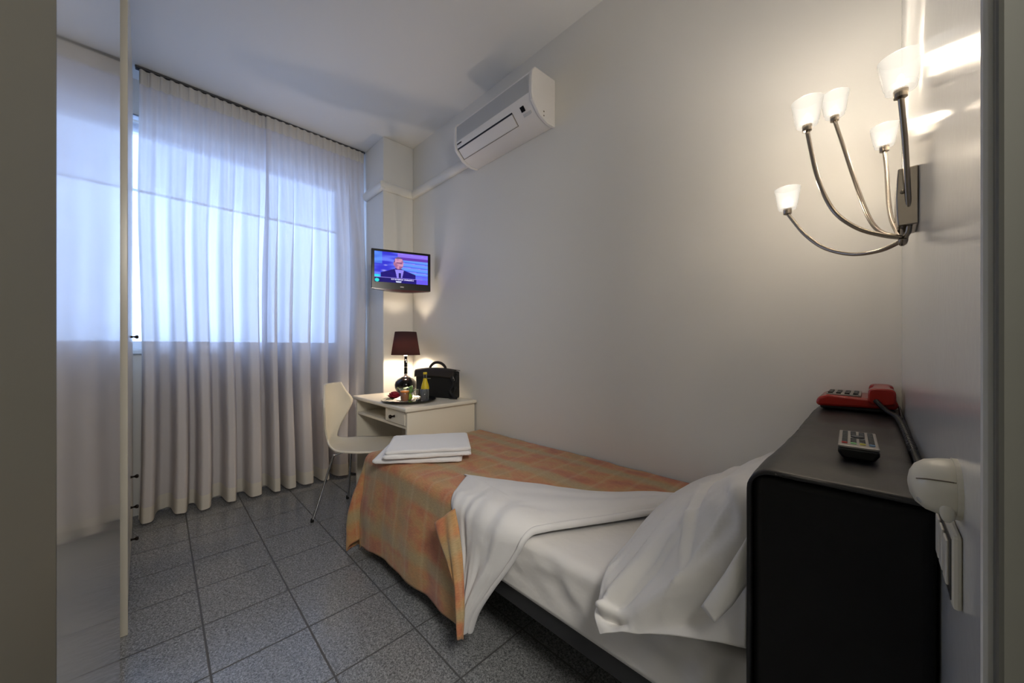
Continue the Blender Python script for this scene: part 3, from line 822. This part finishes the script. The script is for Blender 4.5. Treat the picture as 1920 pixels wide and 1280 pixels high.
# stuffing under the case
b = B()
prof_p = [(-.465, .535), (-.44, .56), (-.37, .62), (-.28, .68), (-.20, .71), (-.158, .72), (-.158, .535)]
prism(b, prof_p, lambda a, z, d: V((a, d, z)), .85, 1.45)
obj('pillow_filling', b, M_pill, pw, world=True, bevel=.02, seg=3, auto=60)
b = B()
def hemflap(u, v):
    A = [V((-.146, .690, .795)), V((-.178, .682, .72)), V((-.213, .672, .650))]
    Bb = [V((-.146, .690, .717)), V((-.168, .680, .672)), V((-.191, .668, .636))]
    s = u*2; i = min(int(s), 1); t = s-i
    a = A[i].lerp(A[i+1], t); c = Bb[i].lerp(Bb[i+1], t)
    p = a.lerp(c, v); p.y -= .008*math.sin(PI*v)*math.sin(PI*u); return p
grid(b, hemflap, 16, 8); obj('case_opening_flap', b, M_pill, pw, world=True, smooth=True, solid=.003, soff=0)

# ------------------------------------------------------------------ towels
def towel(label, loc, rz, L, W, layers, th, tilt=(0, 0)):
    root = empty('folded_towel', label, 'towel', loc, 0, 'folded towels on the bedspread', rot=(tilt[0], tilt[1], rz))
    b = B(); z = 0
    for k in range(layers):
        l = L*(1-.02*k)+random.uniform(-.004, .004); w_ = W*(1-.015*k); ox = random.uniform(-.004, .004); oy = .004*k
        # one rounded slab with slightly wavy edges
        n = 28; prof_ = []
        def f(u, v, l=l, w_=w_, ox=ox, oy=oy, z=z):
            a = v*2*PI; ca, sa = math.cos(a), math.sin(a)
            sgn = lambda q: (1 if q > 0 else -1)
            yy = sgn(ca)*abs(ca)**.12*w_/2; zz = sgn(sa)*abs(sa)**.6*th/2
            e = abs(u-.5)*2; sq = 1-.45*sm(e, .93, 1)
            return V((ox+lerp(-l/2, l/2, u)+.003*nz(yy*14, k*3, 2), oy+yy*(1-.02*sm(e, .95, 1))+.003*nz(u*6, k*3, v*3), z+th/2+zz*sq+.004*nz(u*5, v*3, k)))
        vs = grid(b, f, 30, 32)
        for col_ in (vs[0], vs[-1]):
            b.faces.new(col_[:-1])
        z += th*.93
    bmesh.ops.remove_doubles(b, verts=b.verts, dist=.0002)
    o = obj('towel_cloth', b, M_towel, root, smooth=True)
    return root
towel('white folded towel, the lower one of the pair at the foot of the bed', (-1.690, .995, .537), R(50), .425, .33, 1, .026)
towel('thick white folded towel, lying on top of the other at the foot of the bed', (-1.652, 1.015, .5665), R(56), .415, .325, 2, .023)

# ------------------------------------------------------------------ headboard box
HX0, HX1, HY0, HY1, HZ = -.139, .052, .655, 1.594, .912
hb = empty('headboard', 'deep black leather-look headboard box between the pillow and the wall', 'headboard', (-.04, 1.12, 0))
b = B(); box(b, (HX0+.004, HY0+.004, .0), (HX1, HY1, HZ-.006)); obj('body', b, M_blackside, hb, world=True, bevel=.012, seg=4, auto=40)
b = B()
def topcov(u, v):
    y = lerp(HY0, HY1, v)
    s = u*(.86+.05+HX1-HX0)
    bulge = .003*nz(y*6, s*5, 2)+.0015*nz(y*18, s*9, 4)
    r = .03
    if s < .86: return V((HX0-bulge*.6, y, HZ-.03-.86+s))
    s -= .86
    if s < r*PI/2:
        a = s/r; return V((HX0+r-r*math.cos(a)-bulge*math.cos(a), y, HZ-r+r*math.sin(a)+bulge))
    s -= r*PI/2
    return V((min(HX1, HX0+r+s), y, HZ+bulge))
grid(b, topcov, 150, 60); obj('top_cover', b, M_black, hb, world=True, smooth=True, solid=.005, soff=0)
b = B(); tube(b, [(HX0+.034, HY0+.001, HZ-.001), (HX0+.08, HY0+.001, HZ-.0005), (HX1-.05, HY0+.001, HZ-.001), (HX1, HY0+.001, HZ-.001)], .0028, 8, smooth_n=4); obj('seam_piping', b, M_black, hb, world=True, auto=60)

# ------------------------------------------------------------------ telephone
PZ = HZ+.004
ph = empty('telephone', 'red push-button telephone with a black coiled cord on the headboard', 'telephone', (-.04, 1.48, PZ+.001))
def rbox(bm, lo, hi, r=.01):
    box(bm, lo, hi); return bm
b = B(); box(b, (-.118, 1.42, PZ+.004), (.038, 1.585, PZ+.016)); obj('base', b, M_blackpl, ph, world=True, bevel=.004)
b = B(); prism(b, [(-.128, .012), (-.120, .006), (.040, .010), (.044, .022), (.040, .034), (-.100, .040), (-.122, .030)], lambda a, z, d: V((a, d, PZ+.006+z)), 1.41, 1.588)
obj('housing', b, M_red, ph, world=True, bevel=.007, seg=3, auto=50)
b = B(); prism(b, [(-.104, .0385), (-.030, .0372), (-.030, .0405), (-.104, .0415)], lambda a, z, d: V((a, d, PZ+.0072+z)), 1.425, 1.575); kp = obj('key_panel', b, M_silver, ph, world=True)
for i in range(4):
    for j in range(3):
        b = B(); x = -.096+i*.0185; y = 1.44+j*.034
        box(b, (x-.0055, y, PZ+.0475), (x+.0055, y+.02, PZ+.0525)); obj('key', b, M_blackpl, kp, world=True, bevel=.0015)
# handset: lies across the right of the housing, pointing into the corner
b = B()
grid(b, lambda u, v: (lambda a, t: V((.012+(.027 if t < .24 or t > .76 else .019)*math.copysign(abs(math.cos(a))**.5, math.cos(a)), lerp(1.396, 1.592, t), PZ+(.050 if t < .24 or t > .76 else .060)+(.023 if t < .24 or t > .76 else .012)*math.copysign(abs(math.sin(a))**.5, math.sin(a)))))(v*2*PI, sm(u, 0, 1)*.0+u), 26, 32)
bmesh.ops.remove_doubles(b, verts=b.verts, dist=.0001)
ed = [e for e in b.edges if e.is_boundary]
bmesh.ops.holes_fill(b, edges=ed, sides=0)
hs = obj('handset', b, M_red, ph, world=True, bevel=.004, auto=50)
b = B()
cp = [(-.0, 1.393, PZ+.040), (.02, 1.37, PZ+.018), (.036, 1.33, PZ+.010), (.041, 1.24, PZ+.009), (.043, 1.12, PZ+.009), (.044, .98, PZ+.009), (.045, .86, PZ+.009), (.045, .76, PZ+.009), (.045, .70, PZ+.010)]
P = []
for i in range(len(cp)-1):
    for k in range(10): P.append(crv(cp, (i+k/10)/(len(cp)-1)))
coil = []
n = len(P)
for i in range(n-1):
    a = V(P[i]); c = V(P[i+1])
    for k in range(8):
        t = k/8; p = a.lerp(c, t); an = 2*PI*(i*1.0+t)*1.6
        d = (c-a).normalized(); e1, e2 = ring_frame(d)
        coil.append(p+e1*.0045*math.cos(an)+e2*.0045*math.sin(an))
tube(b, coil, .0020, 6); obj('coiled_cord', b, M_blackpl, ph, world=True, smooth=True)
b = B(); tube(b, [(.036, 1.50, PZ+.02), (.045, 1.44, PZ+.022), (.046, 1.39, PZ+.014), (.046, 1.33, PZ+.006)], .003, 8, smooth_n=6); obj('line_cord', b, M_blackpl, ph, world=True, smooth=True)

# ------------------------------------------------------------------ remote control
rc = empty('remote_control', 'grey and black television remote lying on the black headboard', 'remote control', (-.022, .875, HZ+.006), R(2))
# local: x across, y along the length (near end at -y)
b = B(); prism(b, [(-.0185, 0), (.0185, 0), (.0245, .010), (.0245, .019), (-.0245, .019), (-.0245, .010)], lambda a, z, d: V((a, d, z)), -.072, .072); obj('case', b, M_blackpl, rc, bevel=.004, seg=3, auto=50)
b = B(); box(b, (-.0245, -.0725, .018), (.0245, .0725, .0225)); fp = obj('face_plate', b, M_silver, rc, bevel=.0015)
for j in range(9):
    y = -.052+j*.0135
    for i in range(4):
        x = -.0165+i*.011
        if j in (4, 5) and i in (1, 2): continue
        b = B(); box(b, (x-.0038, y-.0032, .0222), (x+.0038, y+.0032, .0245))
        m = M_key
        if j == 0: m = [mat('key_red', (.75, .15, .12), .5), mat('key_green', (.55, .80, .55), .5), mat('key_yellow', (.9, .85, .40), .5), mat('key_blue', (.45, .60, .75), .5)][i]
        k_ = obj('button', b, m, fp, bevel=.0012)
        if j == 0: k_['label'] = ('red', 'green', 'yellow', 'blue')[i]+' button'
b = B(); lathe(b, [(.009, .0222), (.009, .0248)], 20, Matrix.Translation((0, .0095, 0))); obj('navigation_pad', b, M_key, fp)

# ------------------------------------------------------------------ plug-in device and socket plate on the near wall
WX = .055
pg = empty('air_freshener', 'rounded cream plastic plug-in device on the wall beside the headboard', 'air freshener', (WX, .545, .972))
b = B()
lathe(b, [(.0265, 0), (.0275, .005), (.0265, .012), (.024, .021), (.0185, .0275), (.011, .031), (.004, .0322), (.0005, .0325)], 40, Matrix.Translation((WX, .540, .966)) @ Matrix.Rotation(-PI/2, 4, 'Y'), sx=.98, sy=1.25)
obj('shell', b, M_cream, pg, world=True, auto=50)
b = B(); lathe(b, [(.0285, 0), (.0285, .0035)], 40, Matrix.Translation((WX, .540, .966)) @ Matrix.Rotation(-PI/2, 4, 'Y'), sx=.98, sy=1.25); obj('back_plate', b, M_cream, pg, world=True)
b = B()
dome = [(.0276, .004), (.0267, .012), (.0242, .021), (.0187, .0275)]
tube(b, [(WX-h_, .540-1.25*r_*math.cos(R(28)), .966+.98*r_*math.sin(R(28))) for r_, h_ in dome], .0006, 6, smooth_n=4); obj('seam', b, M_creamd, pg, world=True)
b = B(); ball(b, (WX-.0235, .523, .961), .009, (.55, .7, 1.15), 3); obj('vent_window', b, mat('pale_grey_plastic', (.80, .80, .78), .2), pg, world=True, smooth=True)
b = B(); ball(b, (WX-.009, .512, .950), .008, (.6, .6, 1.2), 3); obj('switch', b, M_cream, pg, world=True, smooth=True)
so = empty('socket_plate', 'cream wall switch plate with white rocker buttons under the plug-in device', 'switch', (WX, .57, .897))
b = B(); box(b, (WX-.006, .512, .862), (WX, .632, .930)); obj('plate', b, M_cream, so, world=True, bevel=.003)
b = B(); box(b, (WX-.0066, .519, .868), (WX-.005, .627, .924)); obj('insert', b, mat('dark_grey_insert', (.25, .25, .24), .4), so, world=True)
for k in range(3):
    b = B(); box(b, (WX-.0085, .530+k*.03, .876), (WX-.006, .552+k*.03, .918)); obj('rocker', b, M_white, so, world=True, bevel=.002)

# ------------------------------------------------------------------ wall light with five glass shades
wl = empty('wall_light', 'brushed metal wall light with five curved arms and frosted glass shades', 'wall light', (WX, 1.01, 1.38))
b = B(); prism(b, [(1.325, .0), (1.325, .026), (1.345, .0275), (1.378, .0285), (1.41, .0275), (1.431, .026), (1.431, 0)], lambda z, a, d: V((WX-a, d, z)), .975, 1.055); obj('back_plate', b, M_chrome, wl, world=True, bevel=.002, auto=40)
b = B(); ball(b, (WX-.020, .974, 1.387), .0035, (1, .6, 1), 2); obj('screw', b, M_chrome, wl, world=True, smooth=True)
b = B(); tube(b, [(.038, 1.0, 1.335), (.038, .996, 1.315), (.037, .992, 1.300), (.035, .988, 1.296), (.036, .985, 1.303)], .006, 10, smooth_n=5); obj('stem', b, M_chrome, wl, world=True, smooth=True)
arms = [
 ([(0.037, 0.990, 1.303), (0.043, 0.988, 1.318), (0.043, 0.982, 1.347), (0.040, 0.964, 1.411), (0.036, 0.943, 1.481), (0.031, 0.925, 1.540)], .0285, 'shade'),
 ([(0.036, 0.985, 1.305), (0.01, 0.989, 1.316), (-0.024, 0.998, 1.339), (-0.056, 1.008, 1.378), (-0.078, 1.026, 1.432), (-0.096, 1.055, 1.506), (-0.113, 1.086, 1.612)], .029, ''),
 ([(0.037, 0.987, 1.304), (0.027, 1.003, 1.313), (0.005, 1.033, 1.336), (-0.013, 1.076, 1.387), (-0.037, 1.168, 1.506), (-0.059, 1.245, 1.621), (-0.077, 1.290, 1.710)], .029, ''),
 ([(0.037, 0.987, 1.304), (0.032, 1.009, 1.316), (0.023, 1.075, 1.366), (0.020, 1.164, 1.437), (0.019, 1.276, 1.536), (0.016, 1.342, 1.612)], .0265, ''),
 ([(0.037, 0.987, 1.304), (0.028, 1.007, 1.300), (0.003, 1.042, 1.297), (-0.038, 1.083, 1.306), (-0.085, 1.118, 1.336), (-0.123, 1.148, 1.382), (-0.151, 1.176, 1.432), (-0.164, 1.188, 1.457)], .0275, ''),
]
SCONCE = []
for pts, sr, _ in arms:
    b = B(); tube(b, pts, .0042, 10, smooth_n=8); arm_ = obj('arm', b, M_chrome, wl, world=True, smooth=True)
    e = V(pts[-1]); T = Matrix.Translation(e)
    b = B(); lathe(b, [(.005, -.004), (.009, -.002), (.0095, .010), (.0095, .013)], 20, T); obj('socket', b, M_chrome, arm_, world=True, auto=50)
    k = sr/.029
    b = B()
    lathe(b, [(.010*k, .010), (.0200*k, .0105), (.0213*k, .019), (.0226*k, .0195), (.0300*k, .066*k+.002), (.0280*k, .066*k+.002), (.0205*k, .0225), (.0185*k, .0135), (.010*k, .0132)], 40, T, cap=False)
    obj('glass_shade', b, M_shadeglass, arm_, world=True, auto=25)
    b = B(); lathe(b, [(.002, .013), (.0045, .018), (.005, .028), (.0035, .036), (.001, .039)], 14, T); obj('bulb', b, M_bulb, arm_, world=True, smooth=True)
    SCONCE.append(e+V((0, 0, .048)))

# ------------------------------------------------------------------ table lamp
LX, LY = -2.66, 1.415
tl_ = empty('table_lamp', 'glossy black table lamp with a dark brown tapered shade on the desk', 'lamp', (LX, LY, .737))
T = Matrix.Translation((LX, LY, .737))
b = B(); lathe(b, [(.055, 0), (.060, .004), (.074, .020), (.084, .045), (.086, .068), (.080, .092), (.062, .112), (.040, .124), (.020, .130), (.012, .134)], 40, T); obj('base', b, M_lampbase, tl_, world=True, smooth=True)
b = B(); lathe(b, [(.034, .127), (.030, .133), (.018, .138), (.012, .144), (.011, .15)], 32, T); obj('base_collar', b, M_dchrome, tl_, world=True, smooth=True)
b = B()
prs = [(.011, .148)]
for k in range(4): z0 = .152+k*.028; prs += [(.0125, z0), (.0135, z0+.004), (.0135, z0+.020), (.0125, z0+.024)]
prs += [(.011, .268), (.011, .30)]
lathe(b, prs, 24, T); st = obj('stem', b, M_lampbase, tl_, world=True, auto=50)
b = B()
ball(b, T @ V((.0138, -.0, .248)), .0055, (1, 1, 1), 2); obj('chrome_stud', b, M_dchrome, st, world=True, smooth=True)
for z0 in (.149, .206, .262):
    b = B(); lathe(b, [(.0135, z0), (.0150, z0+.003), (.0135, z0+.006)], 24, T); obj('chrome_ring', b, M_dchrome, st, world=True, smooth=True)
b = B(); lathe(b, [(.112, .306), (.083, .492)], 48, T, cap=False); obj('lamp_shade', b, M_lampshade, tl_, world=True, smooth=True, solid=.0015, soff=0)
b = B()
for k in range(3):
    a = k*2*PI/3+.4; tube(b, [T @ V((0, 0, .475)), T @ V((.084*math.cos(a), .084*math.sin(a), .482))], .0015, 6)
tube(b, [T @ V((0, 0, .30)), T @ V((0, 0, .475))], .002, 6) if False else None
obj('shade_spider', b, M_dchrome, tl_, world=True)
b = B(); lathe(b, [(.012, .30), (.013, .325), (.022, .345), (.028, .368), (.026, .392), (.014, .408), (.001, .412)], 24, T); obj('bulb', b, M_lampbulb, tl_, world=True, smooth=True)

# ------------------------------------------------------------------ laptop bag
fa = V((-2.410, 1.362, .737)); fb = V((-2.105, 1.495, .737)); dirb = (fb-fa); LB = dirb.length; angb = math.atan2(dirb.y, dirb.x)
bg = empty('laptop_bag', 'black nylon laptop bag with a top handle standing on the desk', 'bag', fa, angb)
# local x 0..LB, y 0.. depth (away from the viewer), z up
bw_, bh = LB, .205; bdp = .078
b = B(); box(b, (0, 0, 0), (bw_, bdp, bh))
bmesh.ops.subdivide_edges(b, edges=b.edges, cuts=7, use_grid_fill=True)
for v_ in b.verts:
    u = v_.co.x/bw_; w_ = v_.co.z/bh; t = v_.co.y/bdp
    v_.co.y += (-.012 if t < .5 else .012)*math.sin(PI*u)*math.sin(PI*w_)
    v_.co.z -= .012*(abs(u-.45)*2)**2*w_
    v_.co += V((nz(u*3, w_*3, t*2), nz(u*3, w_*3, 5+t), 0))*.003
obj('body', b, M_bag, bg, bevel=.018, seg=4, auto=50)
b = B()
def bagflap(u, v):
    x = lerp(-.004, bw_*.99, u)
    s = v
    if s < .6: return V((x, lerp(bdp+.01, -.004, s/.6), bh+.004-.012*(abs(u-.45)*2)**2+.006*math.sin(PI*s/.6)))
    t = (s-.6)/.4
    return V((x, -.006-.004*t-.012*math.sin(PI*u)*t, bh-.002-.012*(abs(u-.45)*2)**2-.045*t))
grid(b, bagflap, 24, 16); obj('flap', b, M_bagt, bg, smooth=True, solid=.004, soff=0)
b = B(); tube(b, [(bw_*.28, .045, bh-.005), (bw_*.31, .045, bh+.022), (bw_*.40, .045, bh+.045), (bw_*.50, .045, bh+.050), (bw_*.60, .045, bh+.042), (bw_*.68, .045, bh+.020), (bw_*.71, .045, bh-.008)], .0065, 10, smooth_n=6, flat=1.6); obj('carry_handle', b, M_bagt, bg, smooth=True)
b = B(); box(b, (bw_*.36, -.0215, bh-.066), (bw_*.44, -.0185, bh-.062)); obj('metal_badge', b, M_silver, bg)
b = B(); tube(b, [(bw_*.98, .03, bh-.025), (bw_+.014, .01, bh-.035), (bw_+.020, -.004, bh-.075), (bw_+.006, -.015, bh-.105), (bw_+.022, -.02, .075), (bw_+.008, -.025, .035), (bw_+.03, -.03, .012), (bw_-.02, -.035, .010)], .010, 8, smooth_n=6, flat=.5)
tube(b, [(bw_*.99, .03, bh-.03), (bw_-.01, -.02, bh-.055), (bw_+.012, -.026, .11), (bw_-.016, -.03, .06), (bw_+.02, -.035, .02), (bw_+.035, -.02, .010)], .009, 8, smooth_n=6, flat=.5)
sp_ = obj('shoulder_strap', b, M_bag, bg, smooth=True)
b = B(); tube(b, [(bw_-.004, -.012, bh-.045), (bw_+.006, -.018, bh-.055), (bw_+.010, -.016, bh-.07), (bw_-.0, -.014, bh-.075), (bw_-.004, -.012, bh-.045)], .0018, 6, smooth_n=4); obj('strap_buckle', b, M_silver, sp_, smooth=True)

# ------------------------------------------------------------------ tray and what stands on it
TX, TY, TZ = -2.24, 1.215, .738
M_tray = mat('tray_steel', (.60, .59, .58), .15, .9)
tr = empty('serving_tray', 'round silver serving tray with a black rim on the desk', 'tray', (TX, TY, TZ), R(20))
b = B(); lathe(b, [(.001, .002), (.155, .002), (.159, .0035), (.155, .005), (.001, .004)], 56); obj('plate', b, M_tray, tr, auto=40)
b = B(); lathe(b, [(.155, .000), (.175, .008), (.181, .012), (.179, .0155), (.170, .012), (.155, .005)], 56, cap=False); obj('rim', b, M_blackgl, tr, auto=40)
S = TZ+.0052
jg = empty('glass_of_juice', 'glass of orange juice on the round tray', 'glass', (-2.197, 1.161, S))
b = B(); lathe(b, [(.023, 0), (.025, .001), (.033, .088), (.0312, .088), (.0235, .005), (.0005, .004)], 32, cap=False); obj('tumbler', b, M_tumbler, jg, smooth=True)
b = B(); lathe(b, [(.0005, .0045), (.0230, .0055), (.0298, .072), (.0005, .0725)], 32); obj('juice', b, M_juice, jg, auto=40)
bt = empty('glass_bottle', 'clear glass bottle with a yellow neck label on the tray', 'bottle', (-2.172, 1.300, S))
b = B(); lathe(b, [(.022, 0), (.026, .003), (.0265, .08), (.022, .105), (.014, .130), (.011, .150), (.0115, .172), (.0125, .172), (.0125, .178), (.011, .178)], 32, cap=False); obj('bottle_glass', b, M_tumbler, bt, smooth=True)
b = B(); lathe(b, [(.0270, .075), (.0272, .085), (.0228, .106), (.0148, .131), (.0122, .148)], 32, cap=False); obj('label_sleeve', b, M_label, bt, smooth=True)
b = B(); lathe(b, [(.0005, .003), (.0235, .004), (.0240, .074), (.0005, .075)], 24); obj('water', b, mat('bottle_water', (.72, .74, .72), .1), bt, smooth=True)
b = B(); lathe(b, [(.0128, .176), (.0132, .178), (.0132, .188), (.0120, .190)], 20); obj('cap', b, M_label, bt, auto=40)
gl = empty('drinking_glass', 'empty clear drinking glass in front of the bottle', 'glass', (-2.118, 1.262, S))
b = B(); lathe(b, [(.020, 0), (.022, .001), (.027, .080), (.0255, .080), (.0205, .006), (.0005, .004)], 32, cap=False); obj('glass_body', b, M_tumbler, gl, smooth=True)
g2 = empty('small_glass', 'small clear glass between the juice and the bottle', 'glass', (-2.235, 1.265, S))
b = B(); lathe(b, [(.014, 0), (.015, .001), (.010, .012), (.012, .025), (.021, .070), (.0197, .070), (.010, .027), (.0005, .024)], 28, cap=False); obj('glass_body', b, M_tumbler, g2, smooth=True)
# red flower with leaves
fw = empty('flower', 'crimson flower with dark green leaves lying on the tray', 'flower', (-2.29, 1.135, S))
b = B()
for ring, (n_, rr, rz_, sz) in enumerate(((3, .008, .046, .016), (5, .014, .042, .019), (7, .021, .035, .021), (8, .026, .027, .020))):
    for k in range(n_):
        a = 2*PI*k/n_+ring*.5
        M4 = Matrix.Translation((rr*math.cos(a), rr*math.sin(a), rz_)) @ Matrix.Rotation(a, 4, 'Z') @ Matrix.Rotation(.35*ring, 4, 'Y')
        ball(b, (0, 0, 0), sz, (.32, .9, 1.05), 2, M4)
obj('petals', b, M_petal, fw, smooth=True)
def leaf(bm, M, L, W, cup=.2):
    def f(u, v):
        x = u*L; w_ = W*math.sin(PI*u**.8)*(v-.5)*2
        return M @ V((x, w_, .35*L*u*(1-u)+cup*abs(w_)))
    grid(bm, f, 8, 6)
b = B(); tube(b, [(0, 0, .03), (-.02, -.02, .016), (-.055, -.03, .010)], .0025, 8, smooth_n=4); st = obj('stalk', b, M_stem, fw, smooth=True)
for k, (a, L, pz, ti) in enumerate(((3.4, .06, .014, .15), (4.2, .055, .010, -.05), (5.0, .055, .012, .1), (5.8, .045, .012, .3), (2.6, .06, .016, .2), (3.9, .05, .02, .4))):
    b = B(); leaf(b, Matrix.Translation((-.004, -.008, pz-.004)) @ Matrix.Rotation(a, 4, 'Z') @ Matrix.Rotation(-ti, 4, 'Y'), L, .017); obj('leaf', b, M_stem, fw, smooth=True, solid=.001)
# glass dish with cucumber-green salad
sb = empty('salad_bowl', 'small bowl of pale green salad leaves behind the juice glass', 'bowl', (-2.315, 1.235, S))
b = B(); lathe(b, [(.022, 0), (.026, .002), (.045, .022), (.056, .040), (.0545, .040), (.043, .023), (.025, .006), (.0005, .005)], 36, cap=False); obj('bowl', b, M_tumbler, sb, smooth=True)
for k in range(11):
    a = k*2.4; r_ = .012+.028*random.random()
    b = B(); leaf(b, Matrix.Translation((r_*math.cos(a), r_*math.sin(a), .030+.02*random.random())) @ Matrix.Rotation(a+random.uniform(-.5, .5), 4, 'Z') @ Matrix.Rotation(-random.uniform(.3, 1.1), 4, 'Y'), .045+.02*random.random(), .022); obj('leaf', b, M_green, sb, smooth=True, solid=.001)
lm = empty('cut_lime', 'green piece of fruit beside the juice glass on the tray', 'fruit', (-2.232, 1.212, S))
b = B(); ball(b, (0, 0, .024), .024, (1, .9, 1), 3); obj('rind', b, mat('lime_rind', (.60, .72, .18), .4, var=(30, .2)), lm, smooth=True)
b = B(); lathe(b, [(.003, .046), (.002, .051)], 8); obj('stalk_end', b, M_stem, lm)

# ------------------------------------------------------------------ lights
def point(name, loc, e, col, rad):
    l = bpy.data.lights.new(name, 'POINT'); l.energy = e; l.color = col; l.shadow_soft_size = rad
    o = bpy.data.objects.new(name, l); C.objects.link(o); o.location = loc; return o
for i, p in enumerate(SCONCE): point('sconce_bulb_light', p, .30 if i == 0 else .66, (1, .87, .72), .008)
point('table_lamp_light', (LX, LY, .737+.365), 1.6, (1, .80, .58), .02)
# portal: only guides sampling of the sky light through the window
pt = bpy.data.lights.new('window_portal', 'AREA'); pt.shape = 'RECTANGLE'; pt.size = WY1-WY0; pt.size_y = WZ1-WZ0
try: pt.cycles.is_portal = True
except Exception: pass
po = bpy.data.objects.new('window_portal', pt); C.objects.link(po); po.location = (-3.58, (WY0+WY1)/2, (WZ0+WZ1)/2); po.rotation_euler = (PI/2, 0, -PI/2)
# unseen fill light added in the hallway behind the camera to brighten the room
point('hallway_fill_light', (.70, -.0, 2.0), 26, (1, .95, .87), .25)

wld = bpy.data.worlds.new('world'); bpy.context.scene.world = wld; wld.use_nodes = True
bgn = wld.node_tree.nodes['Background']; bgn.inputs[0].default_value = (.43, .61, 1.0, 1); bgn.inputs[1].default_value = 1.9

# ------------------------------------------------------------------ camera
cam = bpy.data.cameras.new('camera'); co = bpy.data.objects.new('camera', cam); C.objects.link(co)
cam.sensor_fit = 'HORIZONTAL'; cam.sensor_width = 36; cam.lens = 671/1920*36; cam.clip_start = .01
cam.shift_y = 12/1920
co.location = (0, 0, 1.10); co.rotation_euler = (PI/2, 0, R(45.45))
sc = bpy.context.scene; sc.camera = co
sc.view_settings.view_transform = 'Standard'; sc.view_settings.look = 'None'; sc.view_settings.gamma = 1; sc.view_settings.exposure = 2.1
sc.view_settings.use_curve_mapping = False
